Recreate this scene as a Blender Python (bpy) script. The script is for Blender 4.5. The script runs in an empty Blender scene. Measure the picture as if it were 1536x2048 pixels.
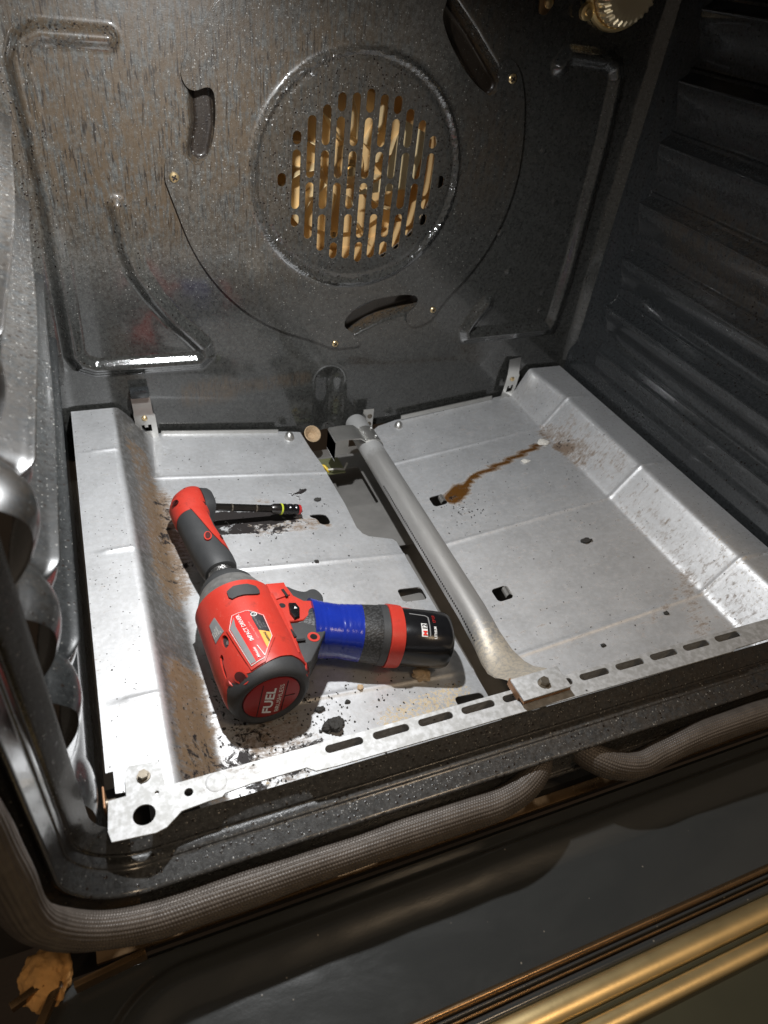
import bpy, bmesh, math, random
import numpy as np
from mathutils import Vector, Matrix
random.seed(7)
SC = bpy.context.scene
COL = SC.collection

# ------------------------------------------------------------------ camera, world, lamps
cam_d = bpy.data.cameras.new("camera")
cam = bpy.data.objects.new("camera", cam_d)
COL.objects.link(cam)
R = Matrix(((0.92550382, -0.3628821, 0.10844011),
            (0.15161104, 0.61735159, 0.77193983),
            (-0.34706882, -0.69799255, 0.62637819)))
cam.matrix_world = Matrix.Translation((0.03477654, -0.21777817, 0.4025439)) @ R.transposed().to_4x4()
cam_d.sensor_fit = 'VERTICAL'
cam_d.sensor_height = 24.0
cam_d.lens = 24.0 * 1395 / 2048
cam_d.clip_start = 0.01
cam_d.clip_end = 30
cam_d.dof.use_dof = True
cam_d.dof.focus_distance = 0.60
cam_d.dof.aperture_fstop = 7.0
SC.camera = cam

W = bpy.data.worlds.new("World")
SC.world = W
W.use_nodes = True
W.node_tree.nodes["Background"].inputs[0].default_value = (0.80, 0.66, 0.52, 1)
W.node_tree.nodes["Background"].inputs[1].default_value = 0.14

def lamp(name, kind, loc, target, energy, color, **kw):
    d = bpy.data.lights.new(name, kind)
    d.energy = energy
    d.color = color
    for k, v in kw.items():
        setattr(d, k, v)
    o = bpy.data.objects.new(name, d)
    COL.objects.link(o)
    o.location = loc
    o.rotation_euler = (Vector(target) - Vector(loc)).to_track_quat('-Z', 'Y').to_euler()
    return o

# white work lamp held up inside the cavity, and the warm kitchen lamp behind the photographer
lamp("work_lamp", 'AREA', (0.140, 0.215, 0.412), (0.07, 0.235, 0.0), 3.15, (0.97, 0.985, 1.0), shape='DISK', size=0.018)
lamp("kitchen_lamp", 'AREA', (0.75, -0.75, 1.65), (0.3, -0.1, 0.0), 5.5, (1.0, 0.74, 0.48), shape='DISK', size=0.35)
lamp("kitchen_ceiling_lamp", 'AREA', (-0.9, -0.7, 1.3), (0.1, 0.0, 0.0), 1.5, (1.0, 0.86, 0.7), shape='DISK', size=0.3)

SC.view_settings.view_transform = 'Standard'
SC.view_settings.look = 'None'
SC.view_settings.exposure = 0.0
SC.view_settings.gamma = 1.0
SC.view_settings.use_curve_mapping = False

# ------------------------------------------------------------------ node helpers
class NT:
    def __init__(s, name):
        s.m = bpy.data.materials.new(name)
        s.m.use_nodes = True
        s.t = s.m.node_tree
        s.n = s.t.nodes
        s.p = s.n["Principled BSDF"]
        s.tc = s.n.new("ShaderNodeTexCoord")
    def lk(s, a, b):
        s.t.links.new(a, b)
    def put(s, sock, v):
        if isinstance(v, (int, float)):
            sock.default_value = v
        elif isinstance(v, (tuple, list)):
            sock.default_value = tuple(v) if len(v) != 3 or len(sock.default_value) == 3 else (*v, 1)
        else:
            s.lk(v, sock)
    def obj(s, scale=(1, 1, 1), loc=(0, 0, 0)):
        mp = s.n.new("ShaderNodeMapping")
        s.lk(s.tc.outputs["Object"], mp.inputs[0])
        mp.inputs["Scale"].default_value = scale
        mp.inputs["Location"].default_value = loc
        return mp.outputs[0]
    def noise(s, scale, detail=3, rough=0.55, vec=None, dist=0.0):
        n = s.n.new("ShaderNodeTexNoise")
        n.inputs["Scale"].default_value = scale
        n.inputs["Detail"].default_value = detail
        n.inputs["Roughness"].default_value = rough
        n.inputs["Distortion"].default_value = dist
        s.lk(vec if vec is not None else s.tc.outputs["Object"], n.inputs["Vector"])
        return n.outputs["Fac"]
    def voro(s, scale, vec=None):
        n = s.n.new("ShaderNodeTexVoronoi")
        n.inputs["Scale"].default_value = scale
        s.lk(vec if vec is not None else s.tc.outputs["Object"], n.inputs["Vector"])
        return n.outputs["Distance"], n.outputs["Color"]
    def math(s, op, a, b=0.0, c=None, clamp=False):
        n = s.n.new("ShaderNodeMath")
        n.operation = op
        n.use_clamp = clamp
        s.put(n.inputs[0], a)
        s.put(n.inputs[1], b)
        if c is not None:
            s.put(n.inputs[2], c)
        return n.outputs[0]
    def step(s, v, lo, hi, a=0.0, b=1.0):
        n = s.n.new("ShaderNodeMapRange")
        n.interpolation_type = 'SMOOTHSTEP'
        s.put(n.inputs[0], v)
        s.put(n.inputs[1], lo)
        s.put(n.inputs[2], hi)
        s.put(n.inputs[3], a)
        s.put(n.inputs[4], b)
        return n.outputs[0]
    def mix(s, f, a, b):
        n = s.n.new("ShaderNodeMix")
        n.data_type = 'RGBA'
        s.put(n.inputs[0], f)
        s.put(n.inputs[6], a)
        s.put(n.inputs[7], b)
        return n.outputs[2]
    def mixf(s, f, a, b):
        n = s.n.new("ShaderNodeMix")
        s.put(n.inputs[0], f)
        s.put(n.inputs[2], a)
        s.put(n.inputs[3], b)
        return n.outputs[0]
    def attr(s, name):
        n = s.n.new("ShaderNodeAttribute")
        n.attribute_name = name
        return n.outputs["Fac"]
    def sep(s, v):
        n = s.n.new("ShaderNodeSeparateColor")
        s.lk(v, n.inputs[0])
        return n.outputs
    def bump(s, h, strength=0.3, dist=0.001, prev=None):
        n = s.n.new("ShaderNodeBump")
        n.inputs["Strength"].default_value = strength
        n.inputs["Distance"].default_value = dist
        s.put(n.inputs["Height"], h)
        if prev is not None:
            s.lk(prev, n.inputs["Normal"])
        return n.outputs[0]
    def out(s, color=None, rough=None, metal=None, normal=None, **kw):
        i = s.p.inputs
        if color is not None: s.put(i["Base Color"], color)
        if rough is not None: s.put(i["Roughness"], rough)
        if metal is not None: s.put(i["Metallic"], metal)
        if normal is not None: s.lk(normal, i["Normal"])
        for k, v in kw.items():
            s.put(i[k], v)
        return s.m

def mat_plain(name, color, rough=0.5, metal=0.0, nscale=200, namt=0.25, bump=0.1, bscale=800, **kw):
    t = NT(name)
    n = t.noise(nscale, 4)
    c2 = tuple(min(1, v * (1 + namt)) for v in color)
    c1 = tuple(v * (1 - namt) for v in color)
    col = t.mix(n, (*c1, 1), (*c2, 1))
    nb = t.noise(bscale, 2)
    return t.out(col, t.mixf(t.noise(nscale * 0.7, 3), max(0.02, rough - 0.1), min(1, rough + 0.1)), metal,
                 t.bump(nb, bump, 0.0004), **kw)

def mat_enamel(name, base=(0.045, 0.048, 0.05), spk=1.0, coat=0.6, gb=1.0, grease=True, rough=0.24, spark=(0.42, 0.41, 0.38)):
    """speckled, baked-on oven enamel; attribute 'grease' 0..1 = brown film, higher = dark pocket with painted shade, 'speck' 0..1 = crumb and speck density"""
    t = NT(name)
    g = t.attr("grease")
    sp = t.attr("speck")
    streak = t.noise(1.0, 6, 0.7, t.obj((260, 260, 34)), dist=0.8)
    fine = t.noise(900, 3, 0.7)
    mott = t.noise(75, 7, 0.78)
    gran = t.noise(330, 4, 0.8)
    col = t.mix(t.step(gran, 0.30, 0.70), (*[v * 0.50 for v in base], 1), (*[v * 1.55 for v in base], 1))
    col = t.mix(t.math('MULTIPLY', t.math('SUBTRACT', 1.0, t.step(sp, 0.05, 0.6)), 0.62), col, (*[v * 0.20 for v in base], 1))
    gm = t.math('MULTIPLY', g, t.step(t.math('ADD', t.math('MULTIPLY', streak, 0.62), t.math('MULTIPLY', mott, 0.45)), 0.42, 0.60))
    col = t.mix(t.math('MULTIPLY', gm, 0.75), col, (0.082, 0.050, 0.022, 1))
    col = t.mix(t.step(g, 1.08, 1.25), col, (0.022, 0.015, 0.010, 1))
    # darker runs inside the film
    runs = t.noise(1.0, 4, 0.65, t.obj((520, 520, 48)), dist=0.5)
    col = t.mix(t.math('MULTIPLY', t.step(runs, 0.54, 0.64), t.math('MULTIPLY', g, 0.85, clamp=True)), col, (0.012, 0.008, 0.006, 1))
    def flecks(scale, dens):
        d1, c1 = t.voro(scale)
        q1 = t.sep(c1)
        size = t.math('ADD', 0.06, t.math('MULTIPLY', t.math('POWER', q1[2], 2.5), 0.30))
        w_ = t.math('MULTIPLY', t.math('SUBTRACT', 1.0, t.math('DIVIDE', d1, size), clamp=True), 1.6, clamp=True)
        w_ = t.math('MULTIPLY', w_, t.step(t.math('SUBTRACT', q1[0], t.math('MULTIPLY', sp, dens * spk)), 0.30, 0.34, 1, 0))
        return t.math('MULTIPLY', w_, t.mixf(q1[1], 0.25, 1.0))
    w = t.math('MAXIMUM', flecks(430, 0.5), flecks(780, 0.4))
    w = t.math('MULTIPLY', w, t.step(sp, 0.02, 0.2))
    w = t.math('MULTIPLY', w, t.mixf(t.step(gm, 0.3, 0.9), 1.0, 0.45))
    col = t.mix(w, col, (*spark, 1))
    d2, c2 = t.voro(300)
    r2 = t.sep(c2)[1]
    dk = t.math('MULTIPLY', t.step(d2, 0.20, 0.34, 1, 0), t.step(t.math('SUBTRACT', r2, t.math('MULTIPLY', sp, 0.25)), 0.10, 0.14, 1, 0))
    col = t.mix(dk, col, (0.012, 0.008, 0.006, 1))
    h = t.math('ADD', t.math('MULTIPLY', fine, 0.4), t.math('ADD', w, dk))
    rr = t.mixf(t.math('ADD', t.math('MULTIPLY', g, 0.5), t.math('MULTIPLY', sp, 0.35), clamp=True), rough, 0.50)
    rr = t.math('ADD', rr, t.math('MULTIPLY', t.math('SUBTRACT', mott, 0.5), 0.22 * min(1, 0.25 + gb)))
    return t.out(col, rr, 0.0, t.bump(t.math('ADD', h, t.math('MULTIPLY', gran, t.math('MULTIPLY', sp, 0.9))), 0.40 * gb, 0.0005), **{"Coat Weight": coat, "Coat Roughness": 0.07})

def mat_pan(name, base=(0.66, 0.663, 0.665), metal=0.62, rough=0.47, var=1.0):
    """aluminised sheet steel; attributes char (burnt black), rust (brown grease), tan (baked crumbs)"""
    t = NT(name)
    blot = t.noise(26, 4, 0.6)
    spang = t.noise(230, 3, 0.6)
    col = t.mix(blot, (*[v * (1 - 0.18 * var) for v in base], 1), (*[min(1, v * (1 + 0.14 * var)) for v in base], 1))
    col = t.mix(t.step(spang, 0.35, 0.7), col, t.mix(0.5, col, (0.80, 0.81, 0.83, 1)))
    ru, ch, ta = t.attr("rust"), t.attr("char"), t.attr("tan")
    n1 = t.noise(170, 6, 0.75)
    n2 = t.noise(420, 4, 0.7)
    n3 = t.noise(95, 6, 0.72, dist=0.6)
    col = t.mix(t.math('MULTIPLY', t.attr("grime_shade"), t.step(n1, 0.25, 0.6, 0.55, 0.9)), col, (0.105, 0.098, 0.088, 1))
    # thin brown film
    n4 = t.noise(1.0, 5, 0.7, t.obj((110, 330, 110)), dist=0.6)
    film = t.step(t.math('ADD', ru, t.math('ADD', t.math('MULTIPLY', t.math('SUBTRACT', n1, 0.5), 1.3), t.math('MULTIPLY', t.math('SUBTRACT', n4, 0.5), 1.5))), 0.25, 0.85)
    col = t.mix(t.math('MULTIPLY', film, t.mixf(t.step(ru, 0.9, 1.3), 0.85, 1.0)), col, t.mix(t.step(ru, 0.85, 1.3), (0.150, 0.088, 0.038, 1), (0.110, 0.045, 0.008, 1)))
    dots = t.step(t.math('ADD', t.math('MULTIPLY', t.math('MINIMUM', ru, 0.7), 0.55), t.math('MULTIPLY', t.math('SUBTRACT', n2, 0.5), 2.0)), 0.60, 0.70)
    col = t.mix(dots, col, (0.04, 0.02, 0.010, 1))
    tn = t.step(t.math('ADD', ta, t.math('MULTIPLY', t.math('SUBTRACT', n2, 0.5), 2.6)), 0.65, 0.85)
    col = t.mix(t.math('MULTIPLY', tn, 0.8), col, (0.50, 0.38, 0.20, 1))
    cm = t.step(t.math('ADD', ch, t.math('MULTIPLY', t.math('SUBTRACT', n3, 0.5), 2.3)), 0.50, 0.68)
    cm = t.math('MULTIPLY', cm, t.step(ch, 0.02, 0.10))
    col = t.mix(cm, col, (0.014, 0.010, 0.009, 1))
    # tiny carbon specks everywhere
    d, c = t.voro(95)
    sk = t.math('MULTIPLY', t.step(d, 0.05, 0.10, 1, 0), t.step(t.sep(c)[0], 0.28, 0.30, 1, 0))
    d5, c5 = t.voro(260)
    sk2 = t.math('MULTIPLY', t.step(d5, 0.10, 0.16, 1, 0), t.step(t.sep(c5)[2], 0.10, 0.12, 1, 0))
    sk = t.math('MAXIMUM', sk, sk2)
    col = t.mix(sk, col, (0.03, 0.025, 0.02, 1))
    dirt = t.math('MAXIMUM', t.math('MAXIMUM', cm, film), t.math('MAXIMUM', sk, t.math('MAXIMUM', tn, dots)), clamp=True)
    met = t.math('MULTIPLY', t.math('SUBTRACT', 1.0, dirt), metal)
    rr = t.math('ADD', t.mixf(t.step(ru, 0.9, 1.15), t.mixf(dirt, rough, 0.72), 0.30), t.math('MULTIPLY', t.math('SUBTRACT', blot, 0.5), 0.16))
    h = t.math('ADD', t.math('MULTIPLY', spang, 0.25), t.math('MULTIPLY', t.math('ADD', cm, dots), 1.2))
    return t.out(col, rr, met, t.bump(h, 0.5, 0.0008))

M = {}
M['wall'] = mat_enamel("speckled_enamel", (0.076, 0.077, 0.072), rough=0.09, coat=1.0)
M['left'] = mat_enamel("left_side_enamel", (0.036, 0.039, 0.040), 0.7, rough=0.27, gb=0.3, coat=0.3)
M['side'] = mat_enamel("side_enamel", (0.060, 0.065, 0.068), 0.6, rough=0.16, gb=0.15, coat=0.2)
M['frame'] = mat_enamel("frame_enamel", (0.050, 0.052, 0.053), 1.0, rough=0.17, coat=0.30)
M['cover'] = mat_enamel("cover_enamel", (0.074, 0.074, 0.069), rough=0.09, coat=1.0)
M['door'] = mat_plain("door_enamel", (0.030, 0.032, 0.031), 0.17, nscale=40, bump=0.05, bscale=500)
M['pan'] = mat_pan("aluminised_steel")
M['strip'] = mat_pan("galvanised_strip", (0.44, 0.44, 0.43), 0.55, 0.62, 0.3)
M['tube'] = mat_plain("grey_tube_steel", (0.26, 0.25, 0.24), 0.50, 0.40, 90, 0.18, 0.25, 900)
M['bright'] = mat_plain("bright_zinc", (0.62, 0.61, 0.58), 0.36, 0.9, 120, 0.15, 0.1, 600)
M['duct'] = mat_plain("under_floor_sheet", (0.26, 0.25, 0.235), 0.55, 0.55, 60, 0.25, 0.2)
M['dark'] = mat_plain("dark_void", (0.03, 0.027, 0.024), 0.8)
M['fan'] = mat_plain("tan_heated_steel", (0.72, 0.50, 0.24), 0.5, 0.15, 40, 0.12, 0.05)
M['fan2'] = mat_plain("straw_heated_steel", (0.88, 0.70, 0.40), 0.45, 0.15, 30, 0.10, 0.05)
M['brass'] = mat_plain("brassy_screw", (0.72, 0.55, 0.30), 0.35, 0.9)
M['bolt'] = mat_plain("dull_bolt", (0.22, 0.19, 0.15), 0.45, 0.85)
M['rusty'] = mat_plain("rusty_clip", (0.30, 0.16, 0.08), 0.55, 0.5)
t = NT("scuffed_red_nylon")
sc1 = t.noise(1.0, 5, 0.75, t.obj((900, 260, 500)), dist=1.5)
sc2 = t.noise(55, 6, 0.75)
cl = t.mix(sc2, (0.42, 0.026, 0.016, 1), (0.60, 0.050, 0.030, 1))
cl = t.mix(t.math('MULTIPLY', t.step(sc1, 0.60, 0.72), 0.45), cl, (0.70, 0.30, 0.24, 1))
cl = t.mix(t.math('MULTIPLY', t.step(sc2, 0.54, 0.72), 0.60), cl, (0.16, 0.018, 0.012, 1))
M['red'] = t.out(cl, t.mixf(sc2, 0.34, 0.55), 0.0, t.bump(t.math('ADD', t.noise(1800, 2), sc1), 0.15, 0.0003))
t = NT("scuffed_rubber")
cl = t.mix(t.noise(60, 6, 0.75), (0.022, 0.023, 0.024, 1), (0.055, 0.056, 0.057, 1))
sc1 = t.noise(1.0, 5, 0.75, t.obj((700, 240, 600)), dist=1.2)
cl = t.mix(t.math('MULTIPLY', t.step(sc1, 0.64, 0.74), 0.5), cl, (0.14, 0.138, 0.13, 1))
M['rubber'] = t.out(cl, 0.58, 0.0, t.bump(t.noise(1500, 3), 0.25, 0.0004))
M['darkred'] = mat_plain("shade_and_print_red", (0.30, 0.010, 0.008), 0.45, 0.0, 120, 0.12, 0.1, 1800)  # darker red: the end cap's shade put into the colour, also used for print
M['black'] = mat_plain("black_plastic", (0.008, 0.008, 0.009), 0.22, 0.0, 120, 0.3, 0.06, 900)
M['port'] = mat_plain('port_dark_red', (0.055, 0.004, 0.003), 0.6)
M['hole'] = mat_plain("recess_black", (0.006, 0.004, 0.004), 0.7)
M['gear'] = mat_plain("scuffed_grey_aluminium", (0.27, 0.265, 0.255), 0.45, 0.55, 200, 0.5, 0.25, 600)
M['steel'] = mat_plain("dark_steel", (0.10, 0.095, 0.09), 0.30, 0.95, 100, 0.3, 0.1)
M['knurl'] = mat_plain("knurled_steel", (0.35, 0.34, 0.33), 0.3, 0.95, 1500, 0.6, 0.8, 1500)
M['white'] = mat_plain("white_print", (0.75, 0.74, 0.72), 0.5, 0, 100, 0.03, 0.0)
M['pink'] = mat_plain("pale_red_print", (0.75, 0.30, 0.26), 0.5, 0, 100, 0.03, 0.0)
M['labelred'] = mat_plain("label_red", (0.68, 0.025, 0.02), 0.35, 0, 100, 0.06, 0.0)
M['labelblack'] = mat_plain("label_black", (0.03, 0.028, 0.032), 0.38, 0, 200, 0.4, 0.0)
M['yellow'] = mat_plain("yellow_print", (0.78, 0.40, 0.06), 0.45, 0, 100, 0.05, 0.0)
M['grey'] = mat_plain("grey_print", (0.22, 0.22, 0.22), 0.5, 0, 100, 0.2, 0.0)
M['char'] = mat_plain("charcoal_crumb", (0.035, 0.033, 0.030), 0.85, 0.0, 500, 0.6, 0.9, 700)
M['tancrumb'] = mat_plain("tan_crumb", (0.46, 0.33, 0.20), 0.85, 0.0, 400, 0.4, 0.8, 700)
M['flake'] = mat_plain("white_flake", (0.80, 0.77, 0.70), 0.7, 0.0, 400, 0.1, 0.4, 700)
M['gold'] = mat_plain("gold_reflection_trim", (0.85, 0.64, 0.32), 0.40, 0.95, 50, 0.15, 0.1, 300)  # steel trim with the warm kitchen reflection put into its base colour
M['bronze'] = mat_plain("bronze_toned_trim", (0.30, 0.19, 0.10), 0.28, 0.9, 60, 0.3, 0.1, 300)
M['glass'] = mat_plain("dark_door_glass", (0.05, 0.048, 0.03), 0.12, 0.0, 8, 0.4, 0.02)
M['fibre'] = mat_plain("tan_glass_fibre", (0.62, 0.33, 0.11), 0.95, 0.0, 160, 0.35, 1.0, 500)
M['redband'] = mat_plain("red_ring", (0.45, 0.03, 0.03), 0.3)
M['lime'] = mat_plain("lime_ring", (0.55, 0.62, 0.05), 0.35)

t = NT("worn_tube_steel")
yy_ = t.n.new("ShaderNodeSeparateXYZ"); t.lk(t.tc.outputs["Object"], yy_.inputs[0])
n_a = t.noise(1.0, 5, 0.7, t.obj((220, 24, 220)))
n_b = t.noise(260, 5, 0.8)
cl = t.mix(n_a, (0.25, 0.245, 0.235, 1), (0.40, 0.39, 0.375, 1))
worn = t.step(t.math('ADD', t.math('MULTIPLY', yy_.outputs[1], -9.0), n_b), -0.45, -0.12)
cl = t.mix(t.math('MULTIPLY', worn, t.step(n_b, 0.35, 0.6, 0.3, 1.0)), cl, (0.62, 0.55, 0.44, 1))
rear = t.step(t.math('ADD', t.math('MULTIPLY', yy_.outputs[1], 30.0), n_b), 10.9, 11.4)
cl = t.mix(rear, cl, (0.50, 0.50, 0.49, 1))
cl = t.mix(t.math('MULTIPLY', t.step(n_b, 0.62, 0.72), 0.5), cl, (0.12, 0.10, 0.08, 1))
M['tube'] = t.out(cl, t.mixf(n_a, 0.38, 0.55), 0.45, t.bump(n_b, 0.2, 0.0004))
t = NT("smeared_door_enamel")
sm = t.noise(1.0, 5, 0.65, t.obj((14, 30, 14)), dist=1.0)
dd, cc = t.voro(120)
dust = t.math('MULTIPLY', t.step(dd, 0.04, 0.10, 1, 0), t.step(t.sep(cc)[0], 0.22, 0.24, 1, 0))
M['door'] = t.out(t.mix(dust, t.mix(sm, (0.034, 0.036, 0.036, 1), (0.042, 0.044, 0.043, 1)), (0.22, 0.20, 0.17, 1)), t.mixf(t.step(sm, 0.35, 0.7), 0.17, 0.25), 0.0, t.bump(t.math('ADD', t.noise(500, 2), dust), 0.08, 0.0004), **{"Coat Weight": 0.3, "Coat Roughness": 0.1})
# rust-toned metal for the clamp edges
t = NT("braided_glass_sleeve")
nn = t.noise(120, 4)
M['braid'] = t.out(t.mix(nn, (0.060, 0.050, 0.042, 1), (0.15, 0.128, 0.110, 1)), 0.42, 0.25, t.bump(t.noise(2500, 2), 0.3, 0.0003))
# blue vinyl tape: wrinkles round the grip
t = NT("blue_vinyl_tape")
wr = t.noise(1.0, 4, 0.6, t.obj((260, 60, 60)))
lw = t.noise(60, 3)
M['tape'] = t.out(t.mix(lw, (0.008, 0.018, 0.20, 1), (0.012, 0.035, 0.34, 1)), t.mixf(wr, 0.12, 0.30), 0.0,
                  t.bump(t.math('ADD', wr, t.math('MULTIPLY', lw, 1.5)), 0.30, 0.0007))
# textured grip rubber: raised scales
t = NT("scaled_grip_rubber")
d, c = t.voro(1.0, t.obj((420, 900, 600)))
M['scales'] = t.out(t.mix(t.step(d, 0.3, 0.6), (0.05, 0.051, 0.052, 1), (0.018, 0.018, 0.018, 1)), 0.5, 0.0,
                    t.bump(t.math('SUBTRACT', 1.0, d), 0.6, 0.0004))
# ribbed lamp glass
t = NT("ribbed_lamp_glass")
M['lampglass'] = t.out((0.80, 0.66, 0.42, 1), 0.12, 0.55, t.bump(t.noise(60, 2), 0.2, 0.001))

# ------------------------------------------------------------------ object helpers
def tag(o, label=None, cat=None, group=None, kind=None):
    if label: o["label"] = label
    if cat: o["category"] = cat
    if group: o["group"] = group
    if kind: o["kind"] = kind
    return o

def empty(name, loc=(0, 0, 0), label=None, cat=None, group=None):
    o = bpy.data.objects.new(name, None)
    COL.objects.link(o)
    o.location = loc
    o.empty_display_size = 0.02
    return tag(o, label, cat, group)

def link(name, me, mat, parent=None, smooth=True, sharp=35):
    if mat is not None:
        for m in (mat if isinstance(mat, (list, tuple)) else [mat]):
            me.materials.append(m)
    if smooth:
        me.polygons.foreach_set("use_smooth", [True] * len(me.polygons))
        if sharp:
            me.set_sharp_from_angle(angle=math.radians(sharp))
    me.update()
    o = bpy.data.objects.new(name, me)
    COL.objects.link(o)
    if parent is not None:
        o.parent = parent
        # geometry is given in world coordinates for parts of an unrotated thing
        if parent.get("_world") is not None:
            o.matrix_parent_inverse = Matrix.Translation(-parent.location)
    return o

def from_arrays(name, V, F):
    me = bpy.data.meshes.new(name)
    V = np.asarray(V, dtype=np.float32)
    me.from_pydata([], [], [])
    nf = len(F)
    if isinstance(F, np.ndarray) and F.shape[1] == 4:
        me.vertices.add(len(V))
        me.vertices.foreach_set("co", V.ravel())
        me.loops.add(nf * 4)
        me.loops.foreach_set("vertex_index", F.ravel().astype(np.int32))
        me.polygons.add(nf)
        me.polygons.foreach_set("loop_start", np.arange(0, nf * 4, 4, dtype=np.int32))
        me.update(calc_edges=True)
    else:
        me.from_pydata([tuple(v) for v in V], [], [tuple(f) for f in F])
    return me

def setattrs(me, **kw):
    for k, v in kw.items():
        a = me.attributes.new(k, 'FLOAT', 'POINT')
        a.data.foreach_set("value", np.asarray(v, dtype=np.float32))

def coords(me):
    c = np.empty(len(me.vertices) * 3, dtype=np.float32)
    me.vertices.foreach_get("co", c)
    return c.reshape(-1, 3)

def grid(nu, nv, wrapu=False, wrapv=False):
    iu = np.arange(nu if wrapu else nu - 1)
    iv = np.arange(nv if wrapv else nv - 1)
    a, b = np.meshgrid(iu, iv, indexing='ij')
    a2, b2 = (a + 1) % nu, (b + 1) % nv
    return np.stack([a * nv + b, a2 * nv + b, a2 * nv + b2, a * nv + b2], -1).reshape(-1, 4)

def box_bm(bm, c, s, rot=None, bevel=0.0):
    r = bmesh.ops.create_cube(bm, size=1.0)
    vs = r['verts']
    m = Matrix.Translation(c) @ (rot.to_4x4() if rot is not None else Matrix()) @ Matrix.Diagonal((*s, 1))
    bmesh.ops.transform(bm, matrix=m, verts=vs)
    if bevel > 0:
        es = list({e for v in vs for e in v.link_edges})
        bmesh.ops.bevel(bm, geom=es, offset=bevel, segments=2, profile=0.7, affect='EDGES')

def done(name, bm, mat, parent=None, smooth=True, sharp=35):
    bmesh.ops.recalc_face_normals(bm, faces=bm.faces[:])
    me = bpy.data.meshes.new(name)
    bm.to_mesh(me)
    bm.free()
    return link(name, me, mat, parent, smooth, sharp)

def box(name, c, s, mat, parent=None, rot=None, bevel=0.0006):
    bm = bmesh.new()
    box_bm(bm, c, s, rot, bevel)
    return done(name, bm, mat, parent)

def frame_of(t):
    t = Vector(t).normalized()
    up = Vector((0, 0, 1)) if abs(t.z) < 0.9 else Vector((1, 0, 0))
    u = t.cross(up).normalized()
    return u, u.cross(t).normalized()

def lathe(name, p0, axis, prof, mat, parent=None, n=32, sharp=35, ang=None, caps=True):
    """prof: list of (distance along axis, radius)"""
    p0, axis = Vector(p0), Vector(axis).normalized()
    u, v = frame_of(axis)
    V, F = [], []
    for (d, r) in prof:
        for k in range(n):
            a = 2 * math.pi * k / n
            V.append(p0 + axis * d + (u * math.cos(a) + v * math.sin(a)) * r)
    for i in range(len(prof) - 1):
        for k in range(n):
            F.append((i * n + k, i * n + (k + 1) % n, (i + 1) * n + (k + 1) % n, (i + 1) * n + k))
    if caps:
        F.append(tuple(range(n))[::-1])
        F.append(tuple((len(prof) - 1) * n + k for k in range(n)))
    me = bpy.data.meshes.new(name)
    me.from_pydata([tuple(x) for x in V], [], F)
    bm = bmesh.new(); bm.from_mesh(me); bmesh.ops.recalc_face_normals(bm, faces=bm.faces[:]); bm.to_mesh(me); bm.free()
    return link(name, me, mat, parent, True, sharp)

def loft(name, rings, mat, parent=None, sharp=40, caps=True):
    """rings: list of equal-length lists of points"""
    n = len(rings[0])
    V = [tuple(p) for r in rings for p in r]
    F = []
    for i in range(len(rings) - 1):
        for k in range(n):
            F.append((i * n + k, i * n + (k + 1) % n, (i + 1) * n + (k + 1) % n, (i + 1) * n + k))
    if caps:
        F.append(tuple(range(n))[::-1]); F.append(tuple((len(rings) - 1) * n + k for k in range(n)))
    me = bpy.data.meshes.new(name)
    me.from_pydata(V, [], F)
    bm = bmesh.new(); bm.from_mesh(me); bmesh.ops.recalc_face_normals(bm, faces=bm.faces[:]); bm.to_mesh(me); bm.free()
    return link(name, me, mat, parent, True, sharp)

def hexbolt(name, p, axis, r, h, mat, parent):
    p, axis = Vector(p), Vector(axis).normalized()
    bm = bmesh.new()
    u, v = frame_of(axis)
    for (r0, h0, h1, n, tw) in ((r * 1.25, 0, h * 0.25, 24, 0), (r, h * 0.25, h, 6, 0.3)):
        lo = [bm.verts.new(p + axis * h0 + (u * math.cos(2*math.pi*k/n+tw) + v * math.sin(2*math.pi*k/n+tw)) * r0) for k in range(n)]
        hi = [bm.verts.new(p + axis * h1 + (u * math.cos(2*math.pi*k/n+tw) + v * math.sin(2*math.pi*k/n+tw)) * r0 * 0.94) for k in range(n)]
        for k in range(n):
            bm.faces.new((lo[k], lo[(k+1) % n], hi[(k+1) % n], hi[k]))
        bm.faces.new(hi)
    return done(name, bm, mat, parent, True, 25)

def rrect(x0, y0, x1, y1, r, n=5):
    r = min(r, abs(x1 - x0) / 2 * 0.999, abs(y1 - y0) / 2 * 0.999)
    pts = []
    for cx, cy, a0 in ((x1 - r, y1 - r, 0), (x0 + r, y1 - r, 90), (x0 + r, y0 + r, 180), (x1 - r, y0 + r, 270)):
        for k in range(n + 1):
            a = math.radians(a0 + 90 * k / n)
            pts.append((cx + r * math.cos(a), cy + r * math.sin(a)))
    return pts

def smoothpoly(pts, it=2):
    for _ in range(it):
        q = []
        for i in range(len(pts)):
            a, b = pts[i], pts[(i + 1) % len(pts)]
            q.append((a[0] * .75 + b[0] * .25, a[1] * .75 + b[1] * .25))
            q.append((a[0] * .25 + b[0] * .75, a[1] * .25 + b[1] * .75))
        pts = q
    return pts

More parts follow.
